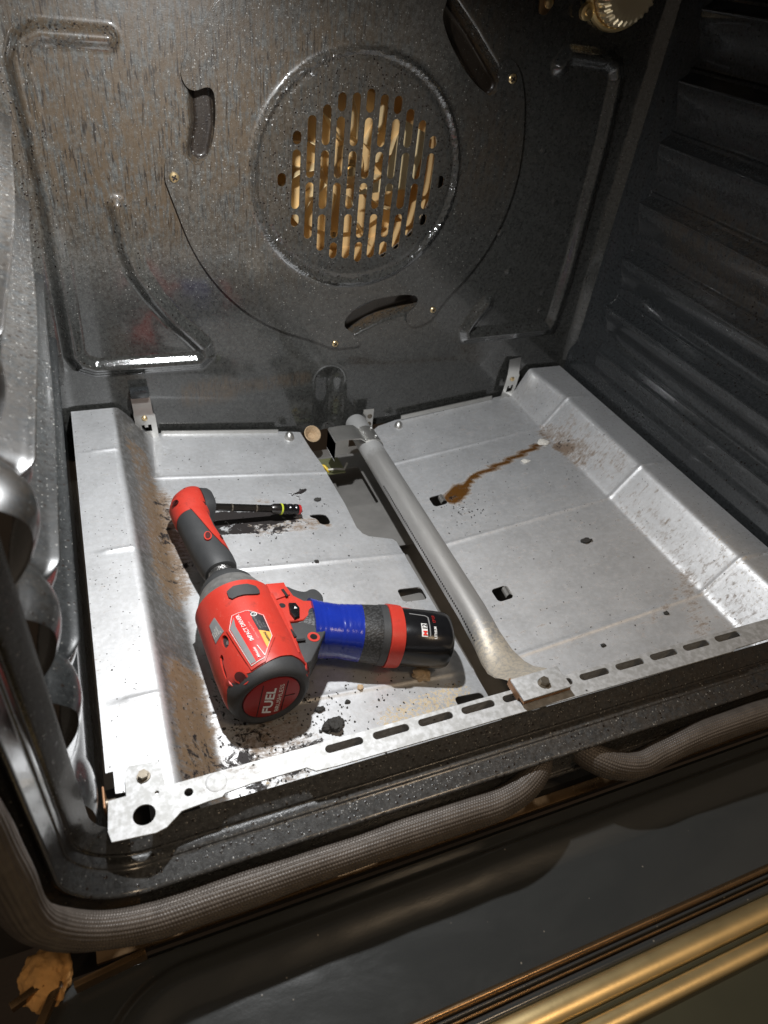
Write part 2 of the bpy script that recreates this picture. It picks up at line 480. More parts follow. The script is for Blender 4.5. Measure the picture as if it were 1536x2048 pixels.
def sheet(name, outer, holes, cx, cy, mapf, th, mat, parent=None, attrf=None, sharp=45, bevel=0.0):
    """flat outline with holes, cut on grid lines, mapped to 3D by mapf(x, y, depth) and given thickness th"""
    bm = bmesh.new()
    edges = []
    for loop in [outer] + list(holes):
        vs = [bm.verts.new((p[0], p[1], 0)) for p in loop]
        for i in range(len(vs)):
            edges.append(bm.edges.new((vs[i], vs[(i + 1) % len(vs)])))
    bmesh.ops.triangle_fill(bm, use_beauty=True, use_dissolve=False, edges=edges, normal=(0, 0, 1))
    for x in cx:
        bmesh.ops.bisect_plane(bm, geom=bm.verts[:] + bm.edges[:] + bm.faces[:], dist=1e-7, plane_co=(x, 0, 0), plane_no=(1, 0, 0))
    for y in cy:
        bmesh.ops.bisect_plane(bm, geom=bm.verts[:] + bm.edges[:] + bm.faces[:], dist=1e-7, plane_co=(0, y, 0), plane_no=(0, 1, 0))
    bm.verts.index_update()
    pts = [(v.co.x, v.co.y) for v in bm.verts]
    faces = []
    for f in bm.faces:
        idx = [v.index for v in f.verts]
        if f.normal.z < 0: idx.reverse()
        faces.append(tuple(idx))
    bnd = []
    for e in bm.edges:
        if len(e.link_faces) == 1:
            f = e.link_faces[0]
            a, b = e.verts[0].index, e.verts[1].index
            il = [v.index for v in f.verts]
            if f.normal.z < 0: il.reverse()
            k = il.index(a)
            if il[(k + 1) % len(il)] != b: a, b = b, a
            bnd.append((a, b))
    bm.free()
    n = len(pts)
    V = [tuple(mapf(x, y, 0.0)) for x, y in pts]
    F = list(faces)
    src = list(pts)
    if th > 0:
        V += [tuple(mapf(x, y, th)) for x, y in pts]
        F += [tuple(i + n for i in reversed(f)) for f in faces]
        F += [(b, a, a + n, b + n) for a, b in bnd]
        src += pts
    me = bpy.data.meshes.new(name)
    me.from_pydata(V, [], F)
    if attrf is not None:
        P = np.array(src)
        setattrs(me, **attrf(P[:, 0], P[:, 1]))
    return link(name, me, mat, parent, True, sharp)

def prism(name, poly, z0, z1, mapf, mat, parent=None, bevel=0.001, seg=2):
    """polygon (2D) extruded between z0 and z1, edges bevelled, then mapped by mapf(x,y,z)"""
    bm = bmesh.new()
    lo = [bm.verts.new((p[0], p[1], z0)) for p in poly]
    hi = [bm.verts.new((p[0], p[1], z1)) for p in poly]
    bm.faces.new(lo[::-1]); bm.faces.new(hi)
    n = len(poly)
    for i in range(n):
        bm.faces.new((lo[i], lo[(i + 1) % n], hi[(i + 1) % n], hi[i]))
    bmesh.ops.recalc_face_normals(bm, faces=bm.faces[:])
    if bevel > 0:
        es = [e for e in bm.edges if (e.verts[0].co.z > z1 - 1e-6 and e.verts[1].co.z > z1 - 1e-6)]
        bmesh.ops.bevel(bm, geom=es, offset=bevel, segments=seg, profile=0.6, affect='EDGES')
    for v in bm.verts:
        v.co = Vector(mapf(v.co.x, v.co.y, v.co.z))
    return done(name, bm, mat, parent)

def text_tris(s, size, sx=1.0, shear=0.0, font_bold=0.0):
    cu = bpy.data.curves.new("lettering", 'FONT')
    cu.body = s
    cu.size = size
    cu.shear = shear
    cu.offset = font_bold
    cu.resolution_u = 3
    o = bpy.data.objects.new("lettering", cu)
    me = bpy.data.meshes.new_from_object(o)
    V = coords(me).copy()
    V[:, 0] *= sx
    F = [tuple(p.vertices) for p in me.polygons]
    bpy.data.objects.remove(o); bpy.data.curves.remove(cu); bpy.data.meshes.remove(me)
    return V, F

def text(name, s, size, mapf, mat, parent, sx=1.0, shear=0.0, bold=0.0, center=False):
    V, F = text_tris(s, size, sx, shear, bold)
    if len(V) == 0: return None
    if center:
        V[:, 0] -= (V[:, 0].min() + V[:, 0].max()) / 2
        V[:, 1] -= (V[:, 1].min() + V[:, 1].max()) / 2
    me = bpy.data.meshes.new(name)
    me.from_pydata([tuple(mapf(float(a), float(b))) for a, b, _ in V], [], F)
    return link(name, me, mat, parent, False)

def tube(name, path, rads, mat, parent=None, n=20, closed=False, caps=True, flat=None, sharp=50):
    P = [Vector(p) for p in path]
    rings = []
    prev = None
    for i, p in enumerate(P):
        tdir = (P[min(i + 1, len(P) - 1)] - P[max(i - 1, 0)]).normalized()
        if prev is None:
            u, v = frame_of(tdir)
        else:
            u = (prev - tdir * prev.dot(tdir)).normalized()
            v = tdir.cross(u) * -1
        prev = u
        v = u.cross(tdir)
        r = rads[i] if isinstance(rads, (list, tuple)) else rads
        rings.append([p + (u * math.cos(2*math.pi*k/n) + v * math.sin(2*math.pi*k/n)) * r for k in range(n)])
    return loft(name, rings, mat, parent, sharp, caps)

def sst(x, a, b):
    t = np.clip((x - a) / (b - a), 0, 1)
    return t * t * (3 - 2 * t)

def segd(x, y, pts):
    """distance to a polyline"""
    d = np.full(np.shape(x), 1e9)
    for (x0, y0), (x1, y1) in zip(pts[:-1], pts[1:]):
        dx, dy = x1 - x0, y1 - y0
        L = dx * dx + dy * dy + 1e-12
        t = np.clip(((x - x0) * dx + (y - y0) * dy) / L, 0, 1)
        d = np.minimum(d, np.hypot(x - x0 - t * dx, y - y0 - t * dy))
    return d

def blob(x, y, pts, r, amp=1.0):
    if len(pts) == 1: pts = [pts[0], (pts[0][0] + 1e-5, pts[0][1])]
    return amp * (1 - sst(segd(x, y, pts), r * 0.25, r))

YB = 0.4655   # back wall plane
# ================================================================== OVEN CAVITY
oven = empty("oven", (0.3, 0.45, -0.09), "dirty black enamelled oven cavity with round fan grille at the back", "oven")
oven["_world"] = 1

# ---- back wall -----------------------------------------------------------------
FC = (0.296, 0.2275)            # fan cover centre
def bead_h(d, w, h):
    return h * (1 - sst(d, 0.0, w))
BL = [(0.0145, 0.060), (0.0165, 0.20), (0.012, 0.305), (0.018, 0.318), (0.030, 0.3245), (0.080, 0.3245)]
BL2 = [(0.0145, 0.060), (0.020, 0.050), (0.032, 0.0445), (0.134, 0.0435), (0.141, 0.050), (0.139, 0.060), (0.127, 0.074), (0.112, 0.090), (0.095, 0.114), (0.082, 0.138), (0.075, 0.163), (0.071, 0.20)]
BR_ = [(0.4485, 0.3325), (0.504, 0.341), (0.550, 0.339), (0.562, 0.335), (0.568, 0.324), (0.572, 0.270), (0.5735, 0.136), (0.571, 0.065), (0.567, 0.054), (0.452, 0.0495), (0.449, 0.058), (0.455, 0.070), (0.470, 0.091)]
BR_ = [(0.497, 0.330)] + BR_[1:]
nx, nz = 430, 340
xs = np.linspace(-0.016, 0.618, nx)
zs = np.linspace(-0.062, 0.440, nz)
X, Z = np.meshgrid(xs, zs, indexing='ij')
D = np.zeros_like(X)                                  # displacement towards the viewer
for pl in (BL, BL2, BR_):
    D = np.maximum(D, bead_h(segd(X, Z, pl), 0.0105, 0.0068))
rf = np.hypot(X - FC[0], Z - 0.2330)
D -= 0.0155 * (1 - sst(rf, 0.118, 0.126))            # recess behind the fan cover
SPINES = ([(0.1520, 0.289), (0.1530, 0.267), (0.1480, 0.245)], [(0.3640, 0.366), (0.392, 0.343), (0.428, 0.309)], [(0.296, 0.071), (0.335, 0.089), (0.373, 0.099)])
for sp_ in SPINES:
    D -= 0.0160 * (1 - sst(segd(X, Z, sp_), 0.006, 0.0150))   # pocket under each leaf-shaped opening
D -= 0.006 * bead_h(segd(X, Z, [(0.283, -0.05), (0.281, 0.005)]), 0.022, 1.0)     # pressed dent at the bottom middle
for (qx, qz) in ((0.469, 0.172), (0.490, 0.128), (0.545, 0.100), (0.548, 0.078), (0.53, 0.205), (0.50, 0.255)):
    D += 0.0012 * (1 - sst(np.hypot(X - qx, Z - qz), 0.001, 0.0045))
D += 0.004 * sst(Z, 0.030, 0.012) if False else 0
D += 0.010 * (sst(X, 0.590, 0.617) ** 2 + sst(-X, -0.012, 0.016) ** 2)            # rounded corners
Y = YB - D
V = np.stack([X, Y, Z], -1).reshape(-1, 3)
F = grid(nx, nz)
fc = V[F].mean(1)
keep = np.hypot(fc[:, 0] - FC[0], fc[:, 2] - FC[1]) > 0.092
me = from_arrays("back_wall", V, F[keep])
xx, zz = V[:, 0], V[:, 2]
gr = 0.95 * (1 - sst(np.hypot((xx - 0.19) / 1.3, (zz - 0.26) / 1.0), 0.05, 0.24)) + 0.5 * sst(zz, 0.05, 0.40) * (1 - sst(xx, 0.3, 0.5))
gr = np.clip(gr + 0.35 * blob(xx, zz, [(0.08, 0.33), (0.06, 0.24)], 0.05), 0, 1)
gr *= sst(zz, 0.10, 0.20)
for sp_ in SPINES: gr = np.maximum(gr, 1.4 * (1 - sst(segd(xx, zz, sp_), 0.006, 0.015)))  # dark brown pockets, with the shade of the openings painted in
gr = np.maximum(gr, 0.75 * blob(xx, zz, [(0.125, 0.004), (0.16, 0.007)], 0.022))
gr = np.maximum(gr, 0.5 * blob(xx, zz, [(0.16, 0.006), (0.25, 0.012)], 0.012))
spk = np.clip(0.10 + 0.95 * (1 - sst(xx, 0.18, 0.46)) * sst(zz, 0.09, 0.23), 0, 1)
spk = np.where(zz < 0.04, 0.08, spk)
setattrs(me, grease=gr, speck=spk)
link("back_wall", me, M['wall'], oven, sharp=0)

# ---- fan cover disc with slots -----------------------------------------------------
P_ = 0.01365
CX0 = 0.3005
slots = []
rows = {0: [(0.2305, 0.2185)],
        1: [(0.266, 0.2547), (0.2506, 0.1983), (0.1936, 0.182)],
        2: [(0.279, 0.2264), (0.2227, 0.1702)],
        3: [(0.288, 0.2547), (0.2506, 0.1983), (0.1936, 0.158)],
        4: [(0.298, 0.283), (0.279, 0.2264), (0.2227, 0.1702), (0.1661, 0.150)],
        5: [(0.2986, 0.2547), (0.2506, 0.1983), (0.1936, 0.1496)],
        6: [(0.3024, 0.283), (0.279, 0.2264), (0.2227, 0.1702), (0.1661, 0.1458)]}
for c in range(13):
    k = min(c, 12 - c)
    xc = CX0 + (c - 6) * P_
    for (zt, zb) in rows[k]:
        slots.append(rrect(xc - 0.0040, zb, xc + 0.0040, zt, 0.004, 4))
NL = [(0.1347, 0.3104), (0.133, 0.3026), (0.1368, 0.2947), (0.1423, 0.2921), (0.1482, 0.2934), (0.1528, 0.2955), (0.1577, 0.295), (0.1604, 0.29), (0.1605, 0.2732), (0.1566, 0.2512), (0.1499, 0.2398), (0.1449, 0.2348), (0.1388, 0.2351), (0.1333, 0.2419), (0.1275, 0.2441), (0.1203, 0.2435), (0.1152, 0.2379), (0.1135, 0.2232)]
NR = [(0.4621, 0.303), (0.4538, 0.3211), (0.4464, 0.3297), (0.4383, 0.3336), (0.4326, 0.3325), (0.4286, 0.3286), (0.4277, 0.3233), (0.4319, 0.3129), (0.4305, 0.3053), (0.4263, 0.3017), (0.4199, 0.3031), (0.4015, 0.3129), (0.3784, 0.3341), (0.3634, 0.3548), (0.3617, 0.3641), (0.3645, 0.3720), (0.3660, 0.3860)]
NB = [(0.2811, 0.048), (0.3013, 0.0483), (0.3132, 0.0492), (0.3137, 0.0572), (0.3028, 0.0652), (0.2928, 0.0724), (0.2924, 0.0783), (0.2947, 0.0851), (0.3098, 0.0992), (0.3391, 0.1057), (0.3689, 0.1072), (0.3783, 0.1022), (0.3777, 0.094), (0.3699, 0.0879), (0.3659, 0.081), (0.3692, 0.0712), (0.3786, 0.0669), (0.3973, 0.0737)]
# outline of the cover: circle with a hooked notch beside each leaf-shaped opening
def hooked():
    cxy = (0.296, 0.2345)
    ang = lambda p: math.degrees(math.atan2(p[1] - cxy[1], p[0] - cxy[0]))
    def arc(p, q):
        a0, a1 = ang(p), ang(q)
        if a1 < a0: a1 += 360
        r0, r1 = math.hypot(p[0] - cxy[0], p[1] - cxy[1]), math.hypot(q[0] - cxy[0], q[1] - cxy[1])
        n = max(3, int((a1 - a0) / 2.5))
        out = []
        for k in range(1, n):
            t = k / n
            r = 0.1775 + (r0 - 0.1775) * max(0, 1 - t * n * 2.5 / 14) ** 2 + (r1 - 0.1775) * max(0, 1 - (1 - t) * n * 2.5 / 14) ** 2
            a = math.radians(a0 + (a1 - a0) * t)
            out.append((cxy[0] + r * math.cos(a), cxy[1] + r * math.sin(a)))
        return out
    pts = NR + arc(NR[-1], NL[0]) + NL + arc(NL[-1], NB[0]) + NB + arc(NB[-1], NR[0])
    return smoothpoly(pts, 2)
def cover_map(x, z, d):
    r = math.hypot(x - FC[0], z - FC[1])
    h = 0.0
    h += 0.0048 * math.exp(-((r - 0.1035) / 0.0030) ** 2)           # raised ring
    t = min(1, max(0, (0.100 - r) / 0.004)); t = t * t * (3 - 2 * t)
    h += 0.0022 * t
    return (x, YB - 0.0035 - h + d, z)
def cover_attr(x, z):
    g = np.clip(0.95 * (1 - sst(np.hypot(x - 0.22, z - 0.27), 0.03, 0.20)) + 0.35 * (1 - sst(np.hypot(x - 0.43, z - 0.25), 0.0, 0.1)), 0, 1)
    s = np.clip(0.12 + 0.95 * (1 - sst(x, 0.20, 0.44)) * sst(z, 0.10, 0.22), 0, 1)
    r = np.hypot(x - FC[0], z - FC[1])
    s = np.where(r < 0.108, s * 0.30, s)
    g = np.where(r < 0.108, g * 0.5, g)
    return dict(grease=g, speck=s)
ring_cuts = []
cover = sheet("fan_cover", hooked(), slots,
              [0.116 + 0.0024 * k for k in range(152)], [0.053 + 0.0024 * k for k in range(152)],
              cover_map, 0.0012, M['cover'], oven, cover_attr, sharp=50)
def washer_screw(name, x, z, r=0.0042, parent=cover, y=YB - 0.0038):
    s = lathe(name, (x, y, z), (0, -1, 0), [(0, r), (0.0009, r), (0.0017, r * 0.8), (0.0021, r * 0.35)], M['brass'], parent, 20, 25)
    bm = bmesh.new()
    for a in (0.5, 0.5 + math.pi / 2):
        box_bm(bm, (x, y - 0.0021, z), (r * 1.2, 0.0006, r * 0.28), Matrix.Rotation(a, 3, 'Y'))
    done("cross_slot", bm, M['hole'], s) if False else None
    for a in (0.5, 0.5 + math.pi / 2):
        pass
    bm2 = bmesh.new()
    for a in (0.5, 0.5 + math.pi / 2):
        box_bm(bm2, (x, y - 0.0019, z), (r * 1.15, 0.0012, r * 0.25), Matrix.Rotation(a, 3, 'Y'))
    return s, bm2
# the cover hangs below the oven empty, screws below the cover
for (sx, sz, sr) in ((0.1218, 0.2249, 0.0042), (0.4444, 0.3176, 0.0042), (0.3985, 0.0873, 0.0034), (0.283, 0.054, 0.0036)):
    s = lathe("screw", (sx, YB - 0.0038, sz), (0, -1, 0), [(0, sr), (0.0009, sr), (0.0017, sr * 0.8), (0.0021, sr * 0.35)], M['brass'], cover, 20, 25)
    s.matrix_parent_inverse = Matrix()
    box("screw_cross", (sx, YB - 0.0058, sz), (sr * 1.2, 0.0012, sr * 0.28), M['hole'], cover, Matrix.Rotation(0.5, 3, 'Y'), 0).matrix_parent_inverse = Matrix()
    box("screw_cross", (sx, YB - 0.0059, sz), (sr * 1.2, 0.0012, sr * 0.28), M['hole'], cover, Matrix.Rotation(0.5 + math.pi / 2, 3, 'Y'), 0).matrix_parent_inverse = Matrix()

# ---- fan housing and fan behind the slots
lathe("fan_housing", (FC[0], 0.482, FC[1]), (0, 1, 0), [(0, 0.0915), (0.045, 0.0915), (0.0451, 0.0)], M['fan'], oven, 48, 35, caps=False)
fan = lathe("fan", (0.298, 0.519, 0.226), (0, -1, 0), [(0, 0.070), (0.0015, 0.070), (0.002, 0.022), (0.010, 0.019), (0.012, 0.010), (0.024, 0.009), (0.026, 0.006)], M['fan'], oven, 40, 30)
for k in range(11):
    a = 2 * math.pi * k / 11 + 0.25
    ca, sa = math.cos(a), math.sin(a)
    bm = bmesh.new()
    pts = []
    for r, tw in ((0.028, 0.0), (0.050, 0.10), (0.074, 0.26)):
        aa = a + tw
        pts.append((0.298 + r * math.cos(aa), 0.226 + r * math.sin(aa)))
    vs = []
    for (px, pz) in pts:
        vs.append([bm.verts.new((px, 0.518, pz)), bm.verts.new((px, 0.494, pz)),
                   bm.verts.new((px + 0.0008 * -sa, 0.494, pz + 0.0008 * ca)), bm.verts.new((px + 0.0008 * -sa, 0.518, pz + 0.0008 * ca))])
    for i in range(2):
        for j in range(4):
            bm.faces.new((vs[i][j], vs[i][(j + 1) % 4], vs[i + 1][(j + 1) % 4], vs[i + 1][j]))
    bm.faces.new(vs[0]); bm.faces.new(vs[-1])
    done("fan_blade", bm, M['fan2'], fan)
# deflector plate seen through the right-hand slots
prism("fan_bracket", [(0.300, 0.205), (0.362, 0.212), (0.374, 0.262), (0.345, 0.275), (0.330, 0.222)], 0, 0.001,
      lambda x, y, z: (x, 0.4835 - z, y), M['fan2'], oven, 0)
hexbolt("fan_nut", (0.298, 0.4925, 0.226), (0, -1, 0), 0.005, 0.005, M['brass'], oven)
for (sx, sz) in ((0.232, 0.200), (0.287, 0.160), (0.338, 0.176)):
    lathe("housing_screw", (sx, 0.500, sz), (0, -1, 0), [(0, 0.0034), (0.001, 0.0034), (0.002, 0.002)], M['brass'], oven, 16)

# ---- side walls with pressed rack rails ----------------------------------------------
RZ = [0.400, 0.343, 0.288, 0.2300, 0.172, 0.115, 0.0585]
def side_disp(y, z):
    d = np.zeros_like(y)
    for i, zk in enumerate(RZ):
        tip = zk - 0.0100
        up = np.clip((zk - z) / 0.0100, 0, 1)              # 0 above the rail, 1 at the tip
        up = np.where(z > tip, up, 1.0)
        low = 1 - sst(-z, -(tip - 0.002), -(tip - 0.040))    # fades back towards the wall below
        prof = np.where(z > tip, up, low)
        prof = prof + 0.12 * np.exp(-((z - tip) / 0.0012) ** 2) + 0.22 * np.exp(-((z - zk) / 0.0014) ** 2)
        amp = 0.0150 + 0.0028 * (z > 0.14) * np.sin(np.clip((0.36 - y) / 0.34, 0, 1) * math.pi) ** 2 * min(1.0, max(0, (zk - 0.10) / 0.15))
        ends = sst(-y, -0.416, -0.408) * sst(y, 0.022, 0.056)
        if zk < 0.08: prof = prof * 0.5
        d = np.maximum(d, amp * prof * ends)
        # swollen pad at the front end of each rail
        ry = (y - 0.0200) / 0.0360
        rz = (z - (tip + 0.000)) / np.where(z > tip, 0.0170, 0.032)
        q = np.clip(1 - ry ** 2 - rz ** 2, 0, 1)
        if zk > 0.08: d = np.maximum(d, (0.0155 + 0.002 * (zk > .2)) * q)
    # bottom swage
    d = np.maximum(d, 0.0062 * (1 - sst(z, 0.018, 0.040)))
    ry = (y - 0.395) / 0.012; rz = (z - 0.045) / 0.006
    d = np.maximum(d, 0.008 * np.clip(1 - ry ** 2 - rz ** 2, 0, 1))
    ry = (y - 0.022) / 0.028; rz = (z - 0.012) / 0.020
    d = np.maximum(d, 0.010 * np.clip(1 - ry ** 2 - rz ** 2, 0, 1) ** 0.6)
    return d
def side_wall(name, xw, sgn):
    ny, nz2 = 260, 560
    ys = np.linspace(0.0065, 0.462, ny)
    zl = [np.linspace(-0.075, 0.440, 260)]
    for zk in RZ:
        zl.append(zk + np.linspace(-0.0030, 0.0030, 17)); zl.append(zk - 0.0100 + np.linspace(-0.0030, 0.0030, 17))
    zs2 = np.unique(np.round(np.concatenate(zl), 5))
    nz2 = len(zs2)
    Yg, Zg = np.meshgrid(ys, zs2, indexing='ij')
    d = side_disp(Yg, Zg)
    rr = 0.004 * sst(-Yg, -0.02, 0.004)
    Xg = xw + sgn * d - sgn * 0 * rr
    V = np.stack([Xg, Yg, Zg], -1).reshape(-1, 3)
    F = grid(ny, nz2)
    if sgn > 0: F = F[:, ::-1]
    me = from_arrays(name, V, np.ascontiguousarray(F))
    yy, zz = V[:, 1], V[:, 2]
    if sgn < 0:
        g = 0.35 * blob(yy, zz, [(0.20, 0.20), (0.33, 0.21)], 0.06) + 0.1 * sst(zz, 0.1, 0.3)
        sp = np.full(len(V), 0.05)
    else:
        g = 0.35 * sst(zz, 0.10, 0.30)
        sp = 0.10 + 0.5 * sst(zz, 0.05, 0.25) * sst(yy, 0.05, 0.2)
    setattrs(me, grease=np.clip(g, 0, 1), speck=np.clip(sp, 0, 1))
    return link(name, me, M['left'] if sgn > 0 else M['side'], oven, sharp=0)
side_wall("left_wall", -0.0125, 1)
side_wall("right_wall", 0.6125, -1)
# ceiling of the cavity
bm = bmesh.new(); box_bm(bm, (0.3, 0.22, 0.444), (0.66, 0.52, 0.006))
done("ceiling", bm, M['side'], oven)

# ---- front frame: stepped profile swept round a rounded rectangle ----------------------
prof = [(0.0078, 0.0040), (0.0090, 0.0025), (0.0155, -0.0052), (0.0166, -0.0062), (0.0176, -0.0063), (0.0183, -0.0070),
        (0.0186, -0.0095), (0.0192, -0.0118), (0.0198, -0.0128), (0.0203, -0.0131), (0.0208, -0.0140), (0.0212, -0.0155),
        (0.0231, -0.0240), (0.0234, -0.0252), (0.0240, -0.0263), (0.0249, -0.0268), (0.0262, -0.0262), (0.0275, -0.0240), (0.030, -0.0235),
        (0.050, -0.0235), (0.0505, -0.0262), (0.0520, -0.0270), (0.0535, -0.0262), (0.054, -0.0200)]
def dens(pr, k=3):
    # Catmull-Rom resample for soft pressed steps
    o = []
    for i in range(len(pr) - 1):
        p0 = pr[max(i - 1, 0)]; p1 = pr[i]; p2 = pr[i + 1]; p3 = pr[min(i + 2, len(pr) - 1)]
        for j in range(k):
            t = j / k
            o.append(tuple(0.5 * ((2 * p1[q]) + (-p0[q] + p2[q]) * t + (2 * p0[q] - 5 * p1[q] + 4 * p2[q] - p3[q]) * t * t + (-p0[q] + 3 * p1[q] - 3 * p2[q] + p3[q]) * t ** 3) for q in (0, 1)))
    o.append(pr[-1])
    return o
prof = dens(prof, 3)
def frame_path():
    # (x, z, nx, nz) round the opening: down the left, along the bottom, up the right
    r = 0.020
    L = []
    for z in np.linspace(0.44, r, 40): L.append((0.0, z, -1, 0))
    for k in range(1, 24):
        a = math.pi + (math.pi / 2) * k / 24
        L.append((r + r * math.cos(a), r + r * math.sin(a), math.cos(a), math.sin(a)))
    for x in np.linspace(r, 0.6 - r, 160): L.append((x, 0.0, 0, -1))
    for k in range(1, 24):
        a = 1.5 * math.pi + (math.pi / 2) * k / 24
        L.append((0.6 - r + r * math.cos(a), r + r * math.sin(a), math.cos(a), math.sin(a)))
    for z in np.linspace(r, 0.44, 40): L.append((0.6, z, 1, 0))
    return L
FP = frame_path()
V = np.array([[(px + nx_ * d, y, pz + nz_ * d) for d, y in prof] for (px, pz, nx_, nz_) in FP])
me = from_arrays("front_frame", V.reshape(-1, 3), grid(len(FP), len(prof)))
VV = V.reshape(-1, 3)
setattrs(me, grease=np.clip(0.05 + 0.25 * sst(VV[:, 0], 0.1, 0.4), 0, 1), speck=np.clip(0.95 * (1 - sst(VV[:, 0], 0.10, 0.6)) * sst(VV[:, 0], -0.005, 0.03), 0.10, 1))
link("front_frame", me, M['frame'], oven, sharp=0)
# bottom frame lip behind and under the gasket, warm light painted as bronze
box("lower_lip", (0.31, -0.0290, -0.0835), (0.66, 0.008, 0.0035), M['bronze'], oven, None, 0.001)
box("lower_front_plate", (0.31, -0.014, -0.105), (0.72, 0.012, 0.040), M['dark'], oven, None, 0.001)
box("side_front_plate", (-0.075, -0.010, 0.18), (0.045, 0.006, 0.52), M['dark'], oven, None, 0.001)

# ================================================================== UNDER-FLOOR
box("under_floor_sheet", (0.3, 0.235, -0.096), (0.62, 0.47, 0.003), M['duct'], oven, None, 0)
def flatmap(z): return lambda x, y, d: (x, y, z - d)
sheet("burner_support_plate", [(0.215, 0.262), (0.318, 0.262), (0.318, 0.432), (0.215, 0.432)],
      [rrect(0.262, 0.335, 0.302, 0.405, 0.003)], [], [], flatmap(-0.078), 0.001, M['duct'], oven)
box("support_tab", (0.276, 0.182, -0.0760), (0.034, 0.030, 0.0012), M["duct"], oven)
box("support_tab", (0.276, 0.053, -0.0740), (0.034, 0.036, 0.0012), M["duct"], oven)
box("green_wire_plate", (0.262, 0.408, -0.0745), (0.040, 0.030, 0.002), mat_plain("olive_plate", (0.30, 0.31, 0.16), 0.4, 0.6), oven, Matrix.Rotation(0.0, 3, 'Z'))
tube("yellow_wire", [(0.246, 0.402, -0.0735), (0.252, 0.407, -0.069), (0.259, 0.404, -0.070), (0.263, 0.396, -0.073)], 0.0018, mat_plain("yellow_wire_sleeve", (0.75, 0.50, 0.02), 0.4), oven, 10)
tube("white_wire", [(0.262, 0.396, -0.070), (0.268, 0.388, -0.064), (0.278, 0.388, -0.066), (0.284, 0.396, -0.064)], 0.0012, M['flake'], oven, 8)

# ================================================================== FLOOR PANS
RID = [0.383, 0.238, 0.088]
def zr(lo, hi, x, y, left):
    pass
def pan_height(x, y, left=True):
    wid = 0.012 * max(0.0, (y - 0.383) / 0.08) if y > 0.383 else 0.0
    u = x if left else 0.6 - x
    xa, xb = 0.040 + (wid * 0.6 if left else wid * 0.8), 0.067 + (wid if left else 0)
    z1 = -0.040
    xe = 0.29
    def base(u):
        if u <= xa: return 0.0
        if u <= xb: return z1 * (u - xa) / (xb - xa)
        return z1 + (u - xb) * (-0.0235 / (0.255 - 0.067))
    # rounded creases
    e = 0.0028
    z = (base(u - e) + 2 * base(u) + base(u + e)) / 4
    # cross ridges
    for ry in RID:
        g = math.exp(-((y - ry) / 0.0024) ** 2)
        k = 1.0
        if u < xa: k = min(1, max(0, (u - 0.014) / 0.004))
        z += 0.0014 * g * k
    # rear bay slopes gently up towards the back
    if u > xb and y > 0.383:
        z += 0.005 * (y - 0.383) / 0.08 * min(1, (u - xb) / 0.01)
    return z
def pan_map(left):
    def f(x, y, d):
        return (x, y, pan_height(x, y, left) - d)
    return f
cuts_u = [0.0145, 0.018] + [0.030 + 0.0014 * k for k in range(36)] + [0.084 + 0.0055 * k for k in range(36)]
cuts_y = []
for ry in RID: cuts_y += [ry + 0.0011 * k for k in range(-4, 5)]
cuts_y += [0.012 + 0.0055 * k for k in range(82)]
cuts_y = sorted(c for c in set(cuts_y))
# --- left
outL = [(0.0015, 0.0390), (0.0058, 0.0390), (0.0058, 0.0240), (0.0112, 0.0232), (0.0120, 0.0160), (0.0500, 0.0160), (0.0520, 0.006), (0.262, 0.006), (0.292, 0.006), (0.2925, 0.0645), (0.2905, 0.2585), (0.2880, 0.2630), (0.2640, 0.2700), (0.2590, 0.2750), (0.2560, 0.2850),
        (0.2569, 0.325), (0.2541, 0.396), (0.2490, 0.425), (0.2455, 0.4585), (0.2250, 0.4600), (0.2185, 0.4600), (0.0870, 0.4600), (0.0600, 0.4600), (0.0015, 0.4600)]
outL = [p for p in outL]
def lhole(x, y): return smoothpoly([(x - 0.010, y + 0.0085), (x + 0.004, y + 0.0085), (x + 0.0085, y + 0.005), (x + 0.0085, y - 0.0085), (x - 0.003, y - 0.0085), (x - 0.004, y + 0.001), (x - 0.010, y + 0.0045)], 1)
holesL = [lhole(0.2225, 0.3015), rrect(0.263, 0.175, 0.2885, 0.192, 0.004), rrect(0.262, 0.045, 0.2885, 0.0655, 0.004)]
